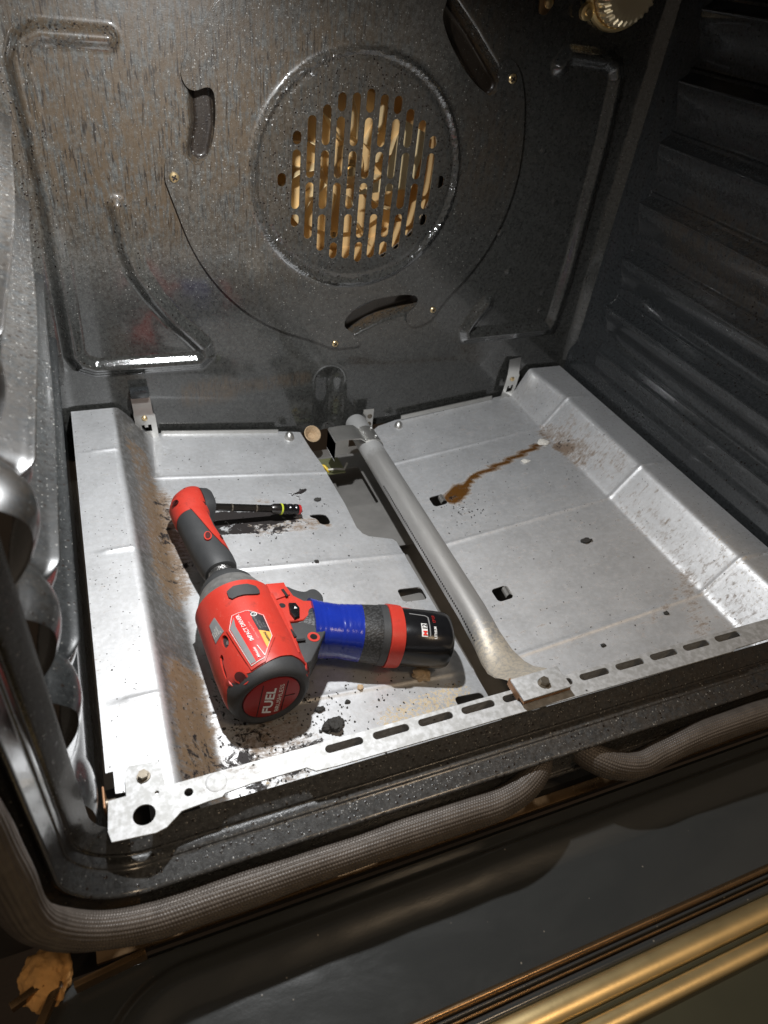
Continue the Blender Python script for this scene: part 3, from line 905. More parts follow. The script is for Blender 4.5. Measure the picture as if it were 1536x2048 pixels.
def attrL(x, y):
    ch = np.zeros_like(x)
    def add(pts, r, a=1.0):
        nonlocal ch
        ch = np.maximum(ch, blob(x, y, pts, r, a))
    add([(0.112, 0.318), (0.150, 0.312), (0.200, 0.318)], 0.013, 1.15)
    add([(0.118, 0.304), (0.190, 0.306)], 0.013, 0.9)
    add([(0.115, 0.296), (0.175, 0.290)], 0.012, 0.72)
    add([(0.066, 0.200), (0.070, 0.345)], 0.016, 0.36)
    add([(0.112, 0.291), (0.160, 0.288), (0.185, 0.292)], 0.010, 0.62)
    add([(0.150, 0.300), (0.205, 0.300)], 0.014, 0.45)
    add([(0.207, 0.345), (0.222, 0.353)], 0.006, 0.8)
    add([(0.080, 0.250), (0.104, 0.254)], 0.006, 0.7)
    add([(0.068, 0.285), (0.072, 0.33)], 0.010, 0.50)
    add([(0.085, 0.045), (0.105, 0.120)], 0.028, 0.52)
    add([(0.09, 0.030), (0.135, 0.045)], 0.022, 0.55)
    add([(0.052, 0.028), (0.062, 0.06)], 0.016, 0.50)
    add([(0.075, 0.025), (0.085, 0.14)], 0.012, 0.42)
    add([(0.125, 0.045), (0.150, 0.085)], 0.018, 0.36)
    add([(0.20, 0.345), (0.21, 0.338)], 0.008, 0.5)
    ru = np.zeros_like(x)
    for pts, r, a in (([(0.060, 0.02), (0.060, 0.42)], 0.020, 0.26), ([(0.062, 0.20), (0.062, 0.36), (0.058, 0.41)], 0.018, 0.62), ([(0.066, 0.26), (0.066, 0.32)], 0.016, 0.85), ([(0.066, 0.22), (0.068, 0.35)], 0.026, 0.8), ([(0.056, 0.03), (0.060, 0.12)], 0.022, 0.85),
                      ([(0.15, 0.295), (0.21, 0.296)], 0.020, 0.62), ([(0.11, 0.05), (0.11, 0.12)], 0.045, 0.55), ([(0.175, 0.335), (0.165, 0.34)], 0.007, 0.6), ([(0.185, 0.362)], 0.006, 0.5),
                      ([(0.19, 0.066), (0.26, 0.066)], 0.014, 0.30), ([(0.22, 0.298), (0.228, 0.292)], 0.006, 0.9), ([(0.18, 0.455)], 0.006, 0.6)):
        ru = np.maximum(ru, blob(x, y, pts, r, a))
    ru = np.maximum(ru, 0.16)
    ta = np.maximum(blob(x, y, [(0.205, 0.055), (0.268, 0.068)], 0.024, 0.75), blob(x, y, [(0.10, 0.03), (0.26, 0.04)], 0.02, 0.45))
    ta = np.maximum(ta, blob(x, y, [(0.165, 0.298), (0.205, 0.305)], 0.016, 0.5))
    gm = 1.0 * sst(x, 0.040, 0.044) * (1 - sst(x, 0.066, 0.080)) + 0.35 * blob(x, y, [(0.11, 0.04), (0.12, 0.13)], 0.05)  # left slope and floor under driver greyed: part grime, part painted shade
    return dict(char=ch, rust=ru, tan=ta, grime_shade=np.clip(gm, 0, 1))
panL = empty("oven_floor_pan", (0.14, 0.23, -0.06), "bright steel left half of the oven floor under the red driver, stained with burnt grease", "floor pan", "two halves of the oven floor")
panL["_world"] = 1
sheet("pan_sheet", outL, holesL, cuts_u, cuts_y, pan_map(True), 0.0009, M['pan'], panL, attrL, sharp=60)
bm = bmesh.new()
box_bm(bm, (0.1525, 0.4575, -0.0435), (0.132, 0.0016, 0.006), Matrix.Rotation(0.115, 3, 'Y'), 0.0006)
done("rear_lip", bm, M['bright'], panL)
# --- right
outR = [(0.5985, 0.006), (0.5985, 0.4600), (0.5150, 0.4600), (0.3700, 0.4600), (0.3450, 0.4560), (0.3360, 0.4500), (0.3340, 0.4000), (0.3330, 0.006)]
holesR = [rrect(0.350, 0.2955, 0.3665, 0.3125, 0.004), rrect(0.350, 0.149, 0.3665, 0.166, 0.004)]
def attrR(x, y):
    ru = np.zeros_like(x)
    for pts, r, a in (([(0.375, 0.3020), (0.389, 0.3115)], 0.0150, 2.0), ([(0.384, 0.309), (0.398, 0.316), (0.412, 0.327), (0.4527, 0.3363), (0.490, 0.346), (0.512, 0.352)], 0.0060, 1.6),
                      ([(0.532, 0.372), (0.540, 0.30)], 0.018, 0.62), ([(0.530, 0.342), (0.537, 0.325)], 0.010, 1.0), ([(0.545, 0.36), (0.550, 0.26)], 0.022, 0.40),
                      ([(0.535, 0.02), (0.54, 0.22)], 0.024, 0.32), ([(0.50, 0.045), (0.53, 0.11)], 0.016, 0.5), ([(0.45, 0.07), (0.53, 0.105)], 0.008, 0.45), ([(0.49, 0.085)], 0.01, 0.55)):
        ru = np.maximum(ru, blob(x, y, pts, r, a))
    ch = np.maximum(blob(x, y, [(0.531, 0.344), (0.538, 0.333)], 0.007, 0.6), blob(x, y, [(0.372, 0.301), (0.378, 0.303)], 0.005, 0.65))
    ch = np.maximum(ch, blob(x, y, [(0.368, 0.288), (0.380, 0.280)], 0.008, 0.42))
    ru = np.maximum(ru, 0.22)
    ta = blob(x, y, [(0.555, 0.03), (0.56, 0.12)], 0.02, 0.42)
    return dict(char=ch, rust=ru, tan=ta)
panR = empty("oven_floor_pan", (0.45, 0.23, -0.06), "grey steel right half of the oven floor with a rusty brown grease trail", "floor pan", "two halves of the oven floor")
panR["_world"] = 1
sheet("pan_sheet", outR, holesR, [0.6 - c for c in cuts_u], cuts_y, pan_map(False), 0.0009, M['pan'], panR, attrR, sharp=60)
box("rear_lip", (0.4390, 0.4575, -0.0435), (0.128, 0.0016, 0.006), M['bright'], panR, Matrix.Rotation(-0.115, 3, 'Y'), 0.0006)
for (x, y) in ((0.3645, 0.304), (0.3645, 0.1575)):
    z = pan_height(x, y, False)
    ring = []
    for k, (dx, dz) in enumerate(((0.0035, -0.001), (0.001, 0.001), (-0.001, 0.0025), (-0.003, 0.0028), (-0.0045, 0.001), (-0.005, -0.002))):
        ring.append((x + dx, z + dz))
    bm = bmesh.new()
    a = [bm.verts.new((px, y - 0.0055, pz)) for px, pz in ring]
    b = [bm.verts.new((px + 0.001, y + 0.0055, pz)) for px, pz in ring]
    for i in range(len(ring) - 1):
        bm.faces.new((a[i], b[i], b[i + 1], a[i + 1]))
    done("bent_tab", bm, M['bright'], panR)

# ================================================================== FRONT STRIP
stripo = empty("slotted_front_strip", (0.3, 0.01, 0.0), "flat galvanised strip with a row of slots along the front edge of the oven floor", "metal strip")
stripo["_world"] = 1
out = [(0.0015, 0.0), (0.0, 0.001), (0.0016, 0.0196), (0.0116, 0.0196), (0.0118, 0.030), (0.0130, 0.0365), (0.0150, 0.0387), (0.0310, 0.0372), (0.0330, 0.0355),
       (0.0337, 0.0215), (0.0345, 0.0190), (0.600, 0.0186), (0.600, 0.0020), (0.4700, 0.0010), (0.4660, -0.0006), (0.135, 0.0005), (0.122, 0.0012),
       (0.117, 0.0052), (0.082, 0.0052), (0.066, 0.0040), (0.0640, 0.0022), (0.0560, 0.0020), (0.0381, 0.0006), (0.0300, -0.0062), (0.0230, -0.0075), (0.006, -0.0062)]
out = [(0.0015, -0.0055), (0.0, 0.001)] + out[2:-3] + [(0.0400, 0.0005), (0.0310, -0.0062), (0.0250, -0.0076)]
def circ(x, y, r, n=16): return [(x + r * math.cos(2*math.pi*k/n), y + r * math.sin(2*math.pi*k/n)) for k in range(n)]
sl = [rrect(0.1645 + 0.0328 * k - 0.0, 0.0102, 0.1645 + 0.0328 * k + 0.0258, 0.0160, 0.0028, 5) for k in (-1, 0, 1, 2, 3, 4, 5, 6, 7, 8, 9)]
hol = sl + [circ(0.0200, 0.0050, 0.0064, 24), circ(0.0460, 0.0110, 0.0027), circ(0.0098, 0.0225, 0.0001, 6), circ(0.0345, 0.0230, 0.0001, 6)]
hol = sl + [circ(0.0200, 0.0050, 0.0064, 24), circ(0.0460, 0.0110, 0.0027)]
hol += [circ(0.0285, 0.0165, 0.0013, 8)]
def strip_map(x, y, d):
    return (x, y, 0.0016 - d)
def strip_attr(x, y):
    return dict(char=0 * x + blob(x, y, [(0.055, 0.012), (0.075, 0.014)], 0.010, 0.25), rust=0.02 + blob(x, y, [(0.055, 0.016), (0.08, 0.018)], 0.012, 0.35), tan=0 * x + 0.1)
sheet("strip_plate", out, hol, [0.02 * k for k in range(31)], [0.008, 0.017], strip_map, 0.0012, M['strip'], stripo, strip_attr)
box("strip_flange", (0.316, 0.0180, -0.0085), (0.565, 0.0012, 0.019), M['strip'], stripo, None, 0)
lathe("pressed_dimple", (0.0625, 0.0125, 0.0006), (0, 0, 1), [(0.0009, 0.0066), (0.0013, 0.0060), (0.0011, 0.0050), (0.0015, 0.0040), (0.0011, 0.0026), (0.0014, 0.0014), (0.0014, 0.0)], M['strip'], stripo, 28, 60, caps=False)
hexbolt("hex_screw", (0.0224, 0.0290, 0.0016), (0, 0, 1), 0.0033, 0.0035, M['bolt'], stripo)
# rusty side clip and small bolt at the left corner
clip = empty("side_clip", (0.0, 0.02, -0.003), "small rusty clip with a hex screw at the left front corner of the pan", "clip")
clip["_world"] = 1
box("clip_plate", (-0.0005, 0.0215, -0.004), (0.0012, 0.014, 0.016), M['rusty'], clip)
hexbolt("hex_screw", (0.0002, 0.0200, -0.0025), (1, 0, 0), 0.0026, 0.0055, M['bolt'], clip)
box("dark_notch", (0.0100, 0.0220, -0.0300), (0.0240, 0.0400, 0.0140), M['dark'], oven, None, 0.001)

# ================================================================== BURNER TUBE
burner = empty("burner_tube", (0.300, 0.22, -0.03), "long grey perforated gas burner tube with a flattened front end, bolted between the floor pans", "burner")
burner["_world"] = 1
rings = []
N = 36
tubez = -0.0315
ax0, ax1 = Vector((0.3065, 0.428, tubez)), Vector((0.3060, 0.030, tubez + 0.001))
stations = [(0.428, 0.0118, 0.0118, 0), (0.425, 0.0127, 0.0127, 0), (0.260, 0.0127, 0.0127, 0), (0.120, 0.0127, 0.0127, 0), (0.105, 0.0127, 0.0127, 0), (0.090, 0.0128, 0.0119, 0.000), (0.070, 0.0150, 0.0095, 0.001), (0.055, 0.0172, 0.0065, 0.006),
            (0.044, 0.0180, 0.0035, 0.014), (0.036, 0.0182, 0.0018, 0.023), (0.029, 0.0182, 0.0012, 0.030), (0.018, 0.0180, 0.0011, 0.0325), (0.006, 0.0178, 0.0011, 0.0328)]
for (y, rx_, rz_, dz) in stations:
    xc = np.interp(y, [0.0, 0.03, 0.12, 0.43], [0.2940, 0.2945, 0.3000, 0.3025])
    rings.append([(float(xc) + rx_ * math.cos(2*math.pi*k/N), y, tubez + dz + rz_ * math.sin(2*math.pi*k/N)) for k in range(N)])
loft("burner_pipe", rings, M['tube'], burner, 50)
# row of gas ports along the lower left side of the pipe
ports = 76
bm = bmesh.new()
for k in range(ports):
    y = 0.302 - k * (0.302 - 0.074) / (ports - 1)
    a = math.radians(168)
    xc_ = float(np.interp(y, [0.03, 0.12, 0.43], [0.2945, 0.3000, 0.3025]))
    c = Vector((xc_ + 0.0127 * math.cos(a), y, tubez + 0.0127 * math.sin(a)))
    nrm = Vector((math.cos(a), 0, math.sin(a)))
    u, v = Vector((0, 1, 0)), nrm.cross(Vector((0, 1, 0)))
    vs = [bm.verts.new(c + nrm * 0.0002 + (u * math.cos(2*math.pi*j/8) + v * math.sin(2*math.pi*j/8)) * 0.0010) for j in range(8)]
    vs2 = [bm.verts.new(p.co - nrm * 0.0004) for p in vs]
    bm.faces.new(vs)
    for j in range(8): bm.faces.new((vs[j], vs[(j+1) % 8], vs2[(j+1) % 8], vs2[j]))
done("gas_ports", bm, M['hole'], burner, False)
# rear clamp: bent strap wrapped over the pipe with a squared box on its left
bm = bmesh.new()
pr = [(0.2590, -0.040), (0.2590, -0.0165), (0.2600, -0.0150), (0.2760, -0.0140), (0.2880, -0.0150)]
for k in range(9):
    a = math.radians(125 - k * 14)
    pr.append((0.3025 + 0.0139 * math.cos(a), tubez + 0.0139 * math.sin(a)))
A_ = [bm.verts.new((x, 0.372, z)) for x, z in pr]
B_ = [bm.verts.new((x, 0.400, z)) for x, z in pr]
A2 = [bm.verts.new((x, 0.372, z - 0.0012)) for x, z in pr]
B2 = [bm.verts.new((x, 0.400, z - 0.0012)) for x, z in pr]
for i in range(len(pr) - 1):
    bm.faces.new((A_[i], B_[i], B_[i+1], A_[i+1])); bm.faces.new((A2[i], A2[i+1], B2[i+1], B2[i]))
    bm.faces.new((A_[i], A_[i+1], A2[i+1], A2[i])); bm.faces.new((B_[i], B2[i], B2[i+1], B_[i+1]))
done("pipe_strap", bm, M['bright'], burner)
box("strap_leg", (0.2665, 0.3728, -0.0245), (0.0150, 0.0012, 0.0180), M['bright'], burner, None, 0)
for dx, dy in ((0.010, 0.378), (0.0105, 0.394)):
    lathe("rivet", (0.3025 + dx * 0.55, dy, tubez + 0.0134), (0.3, 0, 1), [(0, 0.0013), (0.0006, 0.0012), (0.0009, 0.0006)], M['white'], burner, 12)
# front bolted saddle on the strip
bm = bmesh.new()
box_bm(bm, (0.2925, 0.0135, 0.0085), (0.0400, 0.0190, 0.0016), Matrix.Rotation(0.02, 3, 'Z'), 0.0006)
done("saddle_plate", bm, M['strip'], burner)
box("saddle_plate_lower", (0.2925, 0.0130, 0.0060), (0.0400, 0.0185, 0.0014), M['rusty'], burner, Matrix.Rotation(0.02, 3, 'Z'), 0.0004)
box("saddle_leg", (0.2732, 0.0170, 0.0045), (0.0014, 0.0150, 0.0070), M['rusty'], burner, None, 0.0003)
hexbolt("hex_bolt", (0.2940, 0.0125, 0.0093), (0, 0, 1), 0.0036, 0.0042, M['bolt'], burner)

# ================================================================== BRACKETS AT THE BACK
def bracket(name, label, x, ztop, zbot, w, lean, twist):
    b = empty(name, (x, 0.458, zbot), label, "bracket", "upright steel brackets along the back wall")
    b["_world"] = 1
    sk = lean
    def mp(u, v, d):
        # u 0..w, v 0..1 upwards; small forward bend near the top
        z = zbot + (ztop - zbot) * v
        y = 0.4555 + 0.0045 * max(0, (v - 0.62) / 0.38) - 0.004 * math.sin(v * math.pi) * 0.3
        return (x + u + sk * (1 - v), y + d + twist * u, z)
    hole = rrect(0.30 * w, 0.22, 0.70 * w, 0.40, 0.06 * w, 3)
    hole = [(0.28 * w, 0.24), (0.28 * w, 0.40), (0.42 * w, 0.40), (0.42 * w, 0.34), (0.58 * w, 0.34), (0.58 * w, 0.40), (0.74 * w, 0.40), (0.74 * w, 0.24)]
    sheet("bracket_plate", [(0, 0), (w, 0), (w, 0.62), (0.92 * w, 0.66), (0.92 * w, 1.0), (0.03 * w, 1.0), (0.03 * w, 0.70), (0, 0.64)],
          [hole], [], [0.1 * k for k in range(1, 10)], mp, 0.0011, M['bright'], b, sharp=30)
    px, py, pz = mp(w * 0.48, 0.56, 0)
    lathe("rivet", (px, py, pz), (0, -1, 0), [(0, 0.0030), (0.0014, 0.0028), (0.0024, 0.0016)], M['brass'], b, 16)
    return b
bracket("mounting_bracket", "bent steel bracket standing against the back wall at the left of the floor", 0.0600, 0.010, -0.0425, 0.0215, 0.003, 0.0)
bracket("mounting_bracket", "bent steel bracket leaning at the back wall beside the right pan corner", 0.5180, 0.0150, -0.0440, 0.0215, -0.004, 0.22)
box("raised_step", (0.0700, 0.4575, 0.0165), (0.0190, 0.010, 0.0090), M['side'], oven, None, 0.002)
ub = empty("small_upright_tab", (0.328, 0.455, -0.07), "narrow upright steel tab with two dents behind the burner tube", "bracket")
ub["_world"] = 1
box("tab_plate", (0.3290, 0.4535, -0.050), (0.0135, 0.0012, 0.038), M['bright'], ub)
box("tab_side", (0.3222, 0.4485, -0.052), (0.0012, 0.0100, 0.034), M['bright'], ub)
for z in (-0.041, -0.052):
    lathe("dent", (0.3310, 0.4529, z), (0, -1, 0), [(0, 0.0030), (0.0006, 0.0030), (0.0002, 0.0018)], M['bolt'], ub, 16)
for nm, x, z, lab in (("spring_clip", 0.2290, -0.0545, "small bent metal clip at the back edge of the left pan"), ("spring_clip", 0.3690, -0.0575, "small pale metal clip at the back edge of the right pan")):
    c = lathe(nm, (x, 0.447, z - 0.004), (0.05, 0.2, 1), [(0, 0.0062), (0.004, 0.0060), (0.009, 0.0042), (0.011, 0.0015)], M['bright'], None, 20)
    tag(c, lab, "clip", "clips at the back of the floor")
rg = lathe("ring_washer", (0.2560, 0.444, -0.0510), (0.1, -0.6, 0.75), [(0, 0.0090), (0.0012, 0.0102), (0.0016, 0.0094), (-0.0020, 0.0060), (-0.0050, 0.0036), (-0.0060, 0.0)], M['tancrumb'], None, 32, 30, caps=False)
tag(rg, "round straw-coloured dished washer standing at the back between the pans", "washer")

# ================================================================== OVEN LAMP (top right) AND HOOK
lampo = empty("oven_lamp", (0.541, 0.455, 0.392), "round ribbed glass oven lamp in a gold-toned bezel at top right of back wall", "lamp")
lampo["_world"] = 1
LC = (0.541, 0.4600, 0.4000)
LAX = (0.0, -1, -0.15)
lathe("lamp_bezel", LC, LAX, [(0, 0.0380), (0.004, 0.0385), (0.007, 0.0370), (0.008, 0.0345), (0.006, 0.0325)], M['gold'], lampo, 64, 30)
u, v = frame_of(Vector(LAX).normalized())
rings = []
axn = Vector(LAX).normalized()
for i, (d, r) in enumerate(((0.006, 0.0325), (0.012, 0.0320), (0.018, 0.0295), (0.0215, 0.0250), (0.0225, 0.0190), (0.0222, 0.0150), (0.0215, 0.010))):
    rr = []
    for k in range(120):
        a = 2 * math.pi * k / 120
        rib = 1 + (0.028 * (1 if (k // 2) % 2 else -1) if 1 <= i <= 4 else 0)
        rr.append(Vector(LC) + axn * d + (u * math.cos(a) + v * math.sin(a)) * r * rib)
    rings.append(rr)
loft("glass_lens", rings, M['lampglass'], lampo, 20)
lathe("lamp_lug", (0.5075, 0.4590, 0.3760), (0, -1, -0.1), [(0, 0.0075), (0.004, 0.0070), (0.005, 0.005)], M['gold'], lampo, 24, 30)
lathe("lug_screw", (0.5070, 0.4540, 0.3758), (0, -1, -0.1), [(0, 0.0034), (0.002, 0.003), (0.0024, 0.0012)], M['brass'], lampo, 18, 30)
hk = empty("hanging_tab", (0.466, 0.455, 0.38), "dark bronze metal tab with a screw hanging at the top beside the lamp", "tab")
hk["_world"] = 1
prism("tab_plate", smoothpoly([(0.456, 0.40), (0.4565, 0.3745), (0.4600, 0.3690), (0.4680, 0.3700), (0.4760, 0.3900), (0.478, 0.405)], 1), 0, 0.002, lambda x, y, z: (x, 0.462 - z, y), M['bronze'], hk, 0.0004)
lathe("tab_screw", (0.4660, 0.4600, 0.3785), (0, -1, 0), [(0, 0.0042), (0.0016, 0.004), (0.0024, 0.002)], M['brass'], hk, 20, 30)

# ================================================================== GASKET
def catmull(P, step):
    P = [Vector(p) for p in P]
    out = []
    for i in range(len(P) - 1):
        p0, p1, p2, p3 = P[max(i-1, 0)], P[i], P[i+1], P[min(i+2, len(P)-1)]
        n = max(2, int((p2 - p1).length / step))
        for j in range(n):
            t = j / n
            out.append(0.5 * ((2*p1) + (-p0+p2)*t + (2*p0-5*p1+4*p2-p3)*t*t + (-p0+3*p1-3*p2+p3)*t**3))
    out.append(P[-1])
    return out
def braided(name, ctrl, label, r0, taper):
    path = catmull(ctrl, 0.00105)
    P = np.array([tuple(p) for p in path])
    # equal steps
    s = np.concatenate([[0], np.cumsum(np.linalg.norm(np.diff(P, axis=0), axis=1))])
    n = int(s[-1] / 0.00042)
    sq = np.linspace(0, s[-1], n)
    P = np.stack([np.interp(sq, s, P[:, k]) for k in range(3)], -1)
    k = np.ones(9) / 9
    Pp = np.pad(P, ((4, 4), (0, 0)), mode='edge')
    P = np.stack([np.convolve(Pp[:, q], k, 'valid') for q in range(3)], -1)
    T = np.gradient(P, axis=0); T /= np.linalg.norm(T, axis=1)[:, None]
    ref = np.array([0, -1.0, 0.0])
    U = ref[None] - T * (T @ ref)[:, None]; U /= np.linalg.norm(U, axis=1)[:, None]
    Wv_ = np.cross(T, U)
    nc = 132
    th = np.arange(nc) * 2 * np.pi / nc
    rad = np.full(n, r0)
    for (at, ln, rmin) in taper:
        dd = np.abs(sq - at * s[-1])
        rad = np.minimum(rad, rmin + (r0 - rmin) * np.sqrt(np.clip(dd / ln, 0, 1)))
    rows_ = 28
    S, TH = np.meshgrid(sq, th, indexing='ij')
    ph = TH * rows_ / (2 * np.pi)
    along = S / 0.0019
    row = np.floor(ph)
    bead = np.abs(np.sin(np.pi * (ph - row))) ** 0.6 * np.abs(np.sin(np.pi * (along + 0.5 * (row % 2)))) ** 0.6
    h = 0.00075 * bead + 0.00045 * np.sin(S * 90) * np.sin(TH * 2 + S * 30) + 0.0005 * np.sin(S * 37 + 1.3)
    Rr = rad[:, None] + h
    V = P[:, None, :] + (np.cos(TH)[..., None] * U[:, None, :] * 0.88 + np.sin(TH)[..., None] * Wv_[:, None, :]) * Rr[..., None]
    me = from_arrays(name, V.reshape(-1, 3), grid(n, nc, False, True))
    o = link(name, me, M['braid'], None, sharp=0)
    return tag(o, label, "gasket", "braided door gasket lengths")
gy, gd = -0.0372, 0.0395
ctrl = [(-gd, gy, 0.42), (-gd, gy, 0.30), (-gd, gy, 0.20), (-gd, gy, 0.10), (-gd, gy, 0.035)]
for k in range(1, 7):
    a = math.pi + math.pi / 2 * k / 7
    ctrl.append((0.026 + (0.026 + gd) * math.cos(a), gy, 0.026 + (0.026 + gd) * math.sin(a)))
ctrl += [(0.030, gy, -gd), (0.10, gy, -gd), (0.17, gy, -gd), (0.215, gy, -gd - 0.001), (0.240, gy + 0.000, -gd - 0.0010), (0.262, gy + 0.004, -gd - 0.0005), (0.280, gy + 0.012, -gd + 0.002), (0.292, gy + 0.024, -gd + 0.003)]
braided("door_gasket", ctrl, "thick braided brown door gasket running down the left and under the oven mouth", 0.0106, [(1.0, 0.035, 0.0065)])
ctrl = [(0.316, gy + 0.024, -gd + 0.002), (0.326, gy + 0.011, -gd - 0.001), (0.342, gy + 0.002, -gd - 0.006), (0.362, gy - 0.003, -gd - 0.0085), (0.385, gy - 0.001, -gd - 0.006), (0.43, gy, -gd), (0.52, gy, -gd), (0.62, gy, -gd)]
braided("door_gasket", ctrl, "shorter braided door gasket length curving in at the right of the mouth", 0.0106, [(0.0, 0.030, 0.0065)])

# ================================================================== OVEN DOOR (open, lying flat below)
nx2, ny2 = 260, 150
xs = np.linspace(-0.050, 0.70, nx2)
ys = np.concatenate([np.linspace(-0.0335, -0.040, 8), np.linspace(-0.0405, -0.075, 70), np.linspace(-0.0765, -0.122, ny2 - 78)])
Xg, Yg = np.meshgrid(xs, ys, indexing='ij')
# distance inside a rounded rectangle whose corner is at the lower left
rx = np.minimum(Xg - (-0.030), 1.0); ry = -0.0445 - Yg
rc = 0.060
qx, qy = np.clip(rc - rx, 0, None), np.clip(rc - ry, 0, None)
inside = np.minimum(np.minimum(rx, ry), rc - np.hypot(qx, qy))
Zg = -0.0880 + 0.0035 * sst(inside, -0.001, 0.006) - 0.0035 * sst(inside, 0.010, 0.030)
Zg -= 0.006 * sst(Yg, -0.038, -0.0335)
me = from_arrays("oven_door", np.stack([Xg, Yg, Zg], -1).reshape(-1, 3), np.ascontiguousarray(grid(nx2, len(ys))[:, ::-1]))
door = link("oven_door", me, M['door'], oven, sharp=0)
def rail(name, y0, y1, z, h, mat, n=14, x0=-0.05, x1=0.75, skew=0.0):
    rings = []
    for x in (x0, x1):
        rr = []
        for k in range(n + 1):
            t_ = k / n
            rr.append((x, y0 + (y1 - y0) * t_ + skew * (x - 0.2), z + h * math.sin(math.pi * t_) ** 0.6))
        rr += [(x, y1 + skew * (x - 0.2), z - 0.01), (x, y0 + skew * (x - 0.2), z - 0.01)]
        rings.append(rr)
    return loft(name, rings, mat, door, 50)
rail("trim_bead", -0.1215, -0.1270, -0.0885, 0.0035, M['bronze'])
rail("trim_bead", -0.1272, -0.1300, -0.0890, 0.0022, M['door'])
rail("trim_bead", -0.1302, -0.1325, -0.0890, 0.0025, M['bronze'])
rail("trim_bead", -0.1327, -0.1383, -0.0900, 0.0020, M['door'])
rail("glass_surround", -0.1385, -0.1535, -0.0890, 0.0040, M['gold'])
rail("glass_surround", -0.1537, -0.1570, -0.0895, 0.0012, M['glass'])
rail("glass_surround", -0.1572, -0.1680, -0.0890, 0.0026, M['gold'])
box("door_glass", (0.35, -0.325, -0.0945), (0.80, 0.33, 0.006), M['glass'], door, None, 0)
box("door_core", (0.325, -0.27, -0.112), (0.75, 0.45, 0.026), M['dark'], door, None, 0)

# hinge and insulation at the lower left, kitchen floor beyond
hinge = box("door_hinge", (-0.0120, -0.0400, -0.0790), (0.040, 0.0035, 0.010), M['bronze'], oven, Matrix.Rotation(0.12, 3, 'Z'))
box("hinge_arm", (-0.0470, -0.0500, -0.0780), (0.0045, 0.030, 0.006), M['bronze'], hinge, Matrix.Rotation(-0.5, 3, 'Z'))
box("hinge_hook", (-0.0560, -0.0390, -0.0760), (0.018, 0.0040, 0.006), M['bronze'], hinge, Matrix.Rotation(0.35, 3, 'Z'))
bm = bmesh.new()
bmesh.ops.create_icosphere(bm, subdivisions=5, radius=1)
from mathutils import noise as mnoise
for vtx in bm.verts:
    n_ = mnoise.fractal(vtx.co * 2.2, 1.0, 2.0, 4)
    vtx.co = Vector((vtx.co.x * 0.014, vtx.co.y * 0.016, vtx.co.z * 0.013)) * (1 + 0.16 * n_)
    vtx.co += Vector((-0.0480, -0.0300, -0.0840))
ft = done("insulation_tuft", bm, M['fibre'], None)
tag(ft, "fuzzy tan glass-fibre insulation tuft poking out beside the hinge", "insulation")
bm = bmesh.new(); box_bm(bm, (0, -0.5, -0.92), (6, 6, 0.02))
fl = done("kitchen_floor", bm, mat_plain("dark_floor", (0.06, 0.04, 0.025), 0.4), None)
tag(fl, kind="structure")

# ================================================================== IMPACT DRIVER
AA = Vector((-0.078, 0.997, 0)).normalized()
HH0 = Vector((AA.y, -AA.x, 0))
TI = math.radians(9)
HH = Vector((HH0.x * math.cos(TI), HH0.y * math.cos(TI), -math.sin(TI)))
WW = HH.cross(AA).normalized()
O3 = Vector((0.1125, 0.078, -0.0165))
drv = empty("impact_driver", O3, "red and charcoal cordless impact driver with blue tape round its grip, lying on its side", "power tool")
drv.matrix_world = Matrix(((HH.x, AA.x, WW.x, O3.x), (HH.y, AA.y, WW.y, O3.y), (HH.z, AA.z, WW.z, O3.z), (0, 0, 0, 1)))
# local axes of the driver: x = grip direction, y = along the body to the nose, z = up off the side
def Rb(a):
    return float(np.interp(a, [0, .002, .006, .03, .084], [.0270, .0290, .0302, .0308, .0300]))
def cyl(a, s, off=0.0):
    """a along body, s arc length from the top towards the grip"""
    r = Rb(a)
    ph = s / 0.0308
    return ((r + off) * math.sin(ph), a, (r + off) * math.cos(ph))
lathe("rear_bumper", (0, 0, 0), (0, 1, 0), [(-0.0015, 0.0205), (-0.0040, 0.0222), (-0.0050, 0.0248), (-0.0042, 0.0270), (-0.0020, 0.0288), (0.0015, 0.0301), (0.006, 0.0308), (0.012, 0.0310), (0.030, 0.0306), (0.060, 0.0300), (0.084, 0.0292)], M['rubber'], drv, 72, 40)
cap = lathe("end_cap", (0, -0.0015, 0), (0, -1, 0), [(0, 0.0210), (0.0022, 0.0208), (0.0030, 0.0195), (0.0031, 0.0)], M['darkred'], drv, 60, 40, caps=False)
# two grooves on the cap and its lettering (reads from bottom to top)
def capmap(x0, z0):
    return lambda a, b: (x0 - b, -0.00485, z0 + a)
box("cap_groove", (0.0092, -0.0046, 0), (0.0005, 0.0005, 0.033), M['hole'], cap, None, 0)
box("cap_groove", (-0.0092, -0.0046, 0), (0.0005, 0.0005, 0.033), M['hole'], cap, None, 0)
box("cap_groove", (0.0130, -0.0046, 0), (0.0080, 0.0005, 0.0005), M['hole'], cap, None, 0)
text("lettering", "FUEL", 0.0098, lambda a, b: (0.0010 - b, -0.00485, -0.0165 + a), M['white'], cap, 1.30, 0.22, 0.00025)
text("lettering", "BRUSHLESS", 0.0046, lambda a, b: (0.0068 - b, -0.00485, -0.0158 + a), M['flake'], cap, 1.32, 0.0, 0.0)
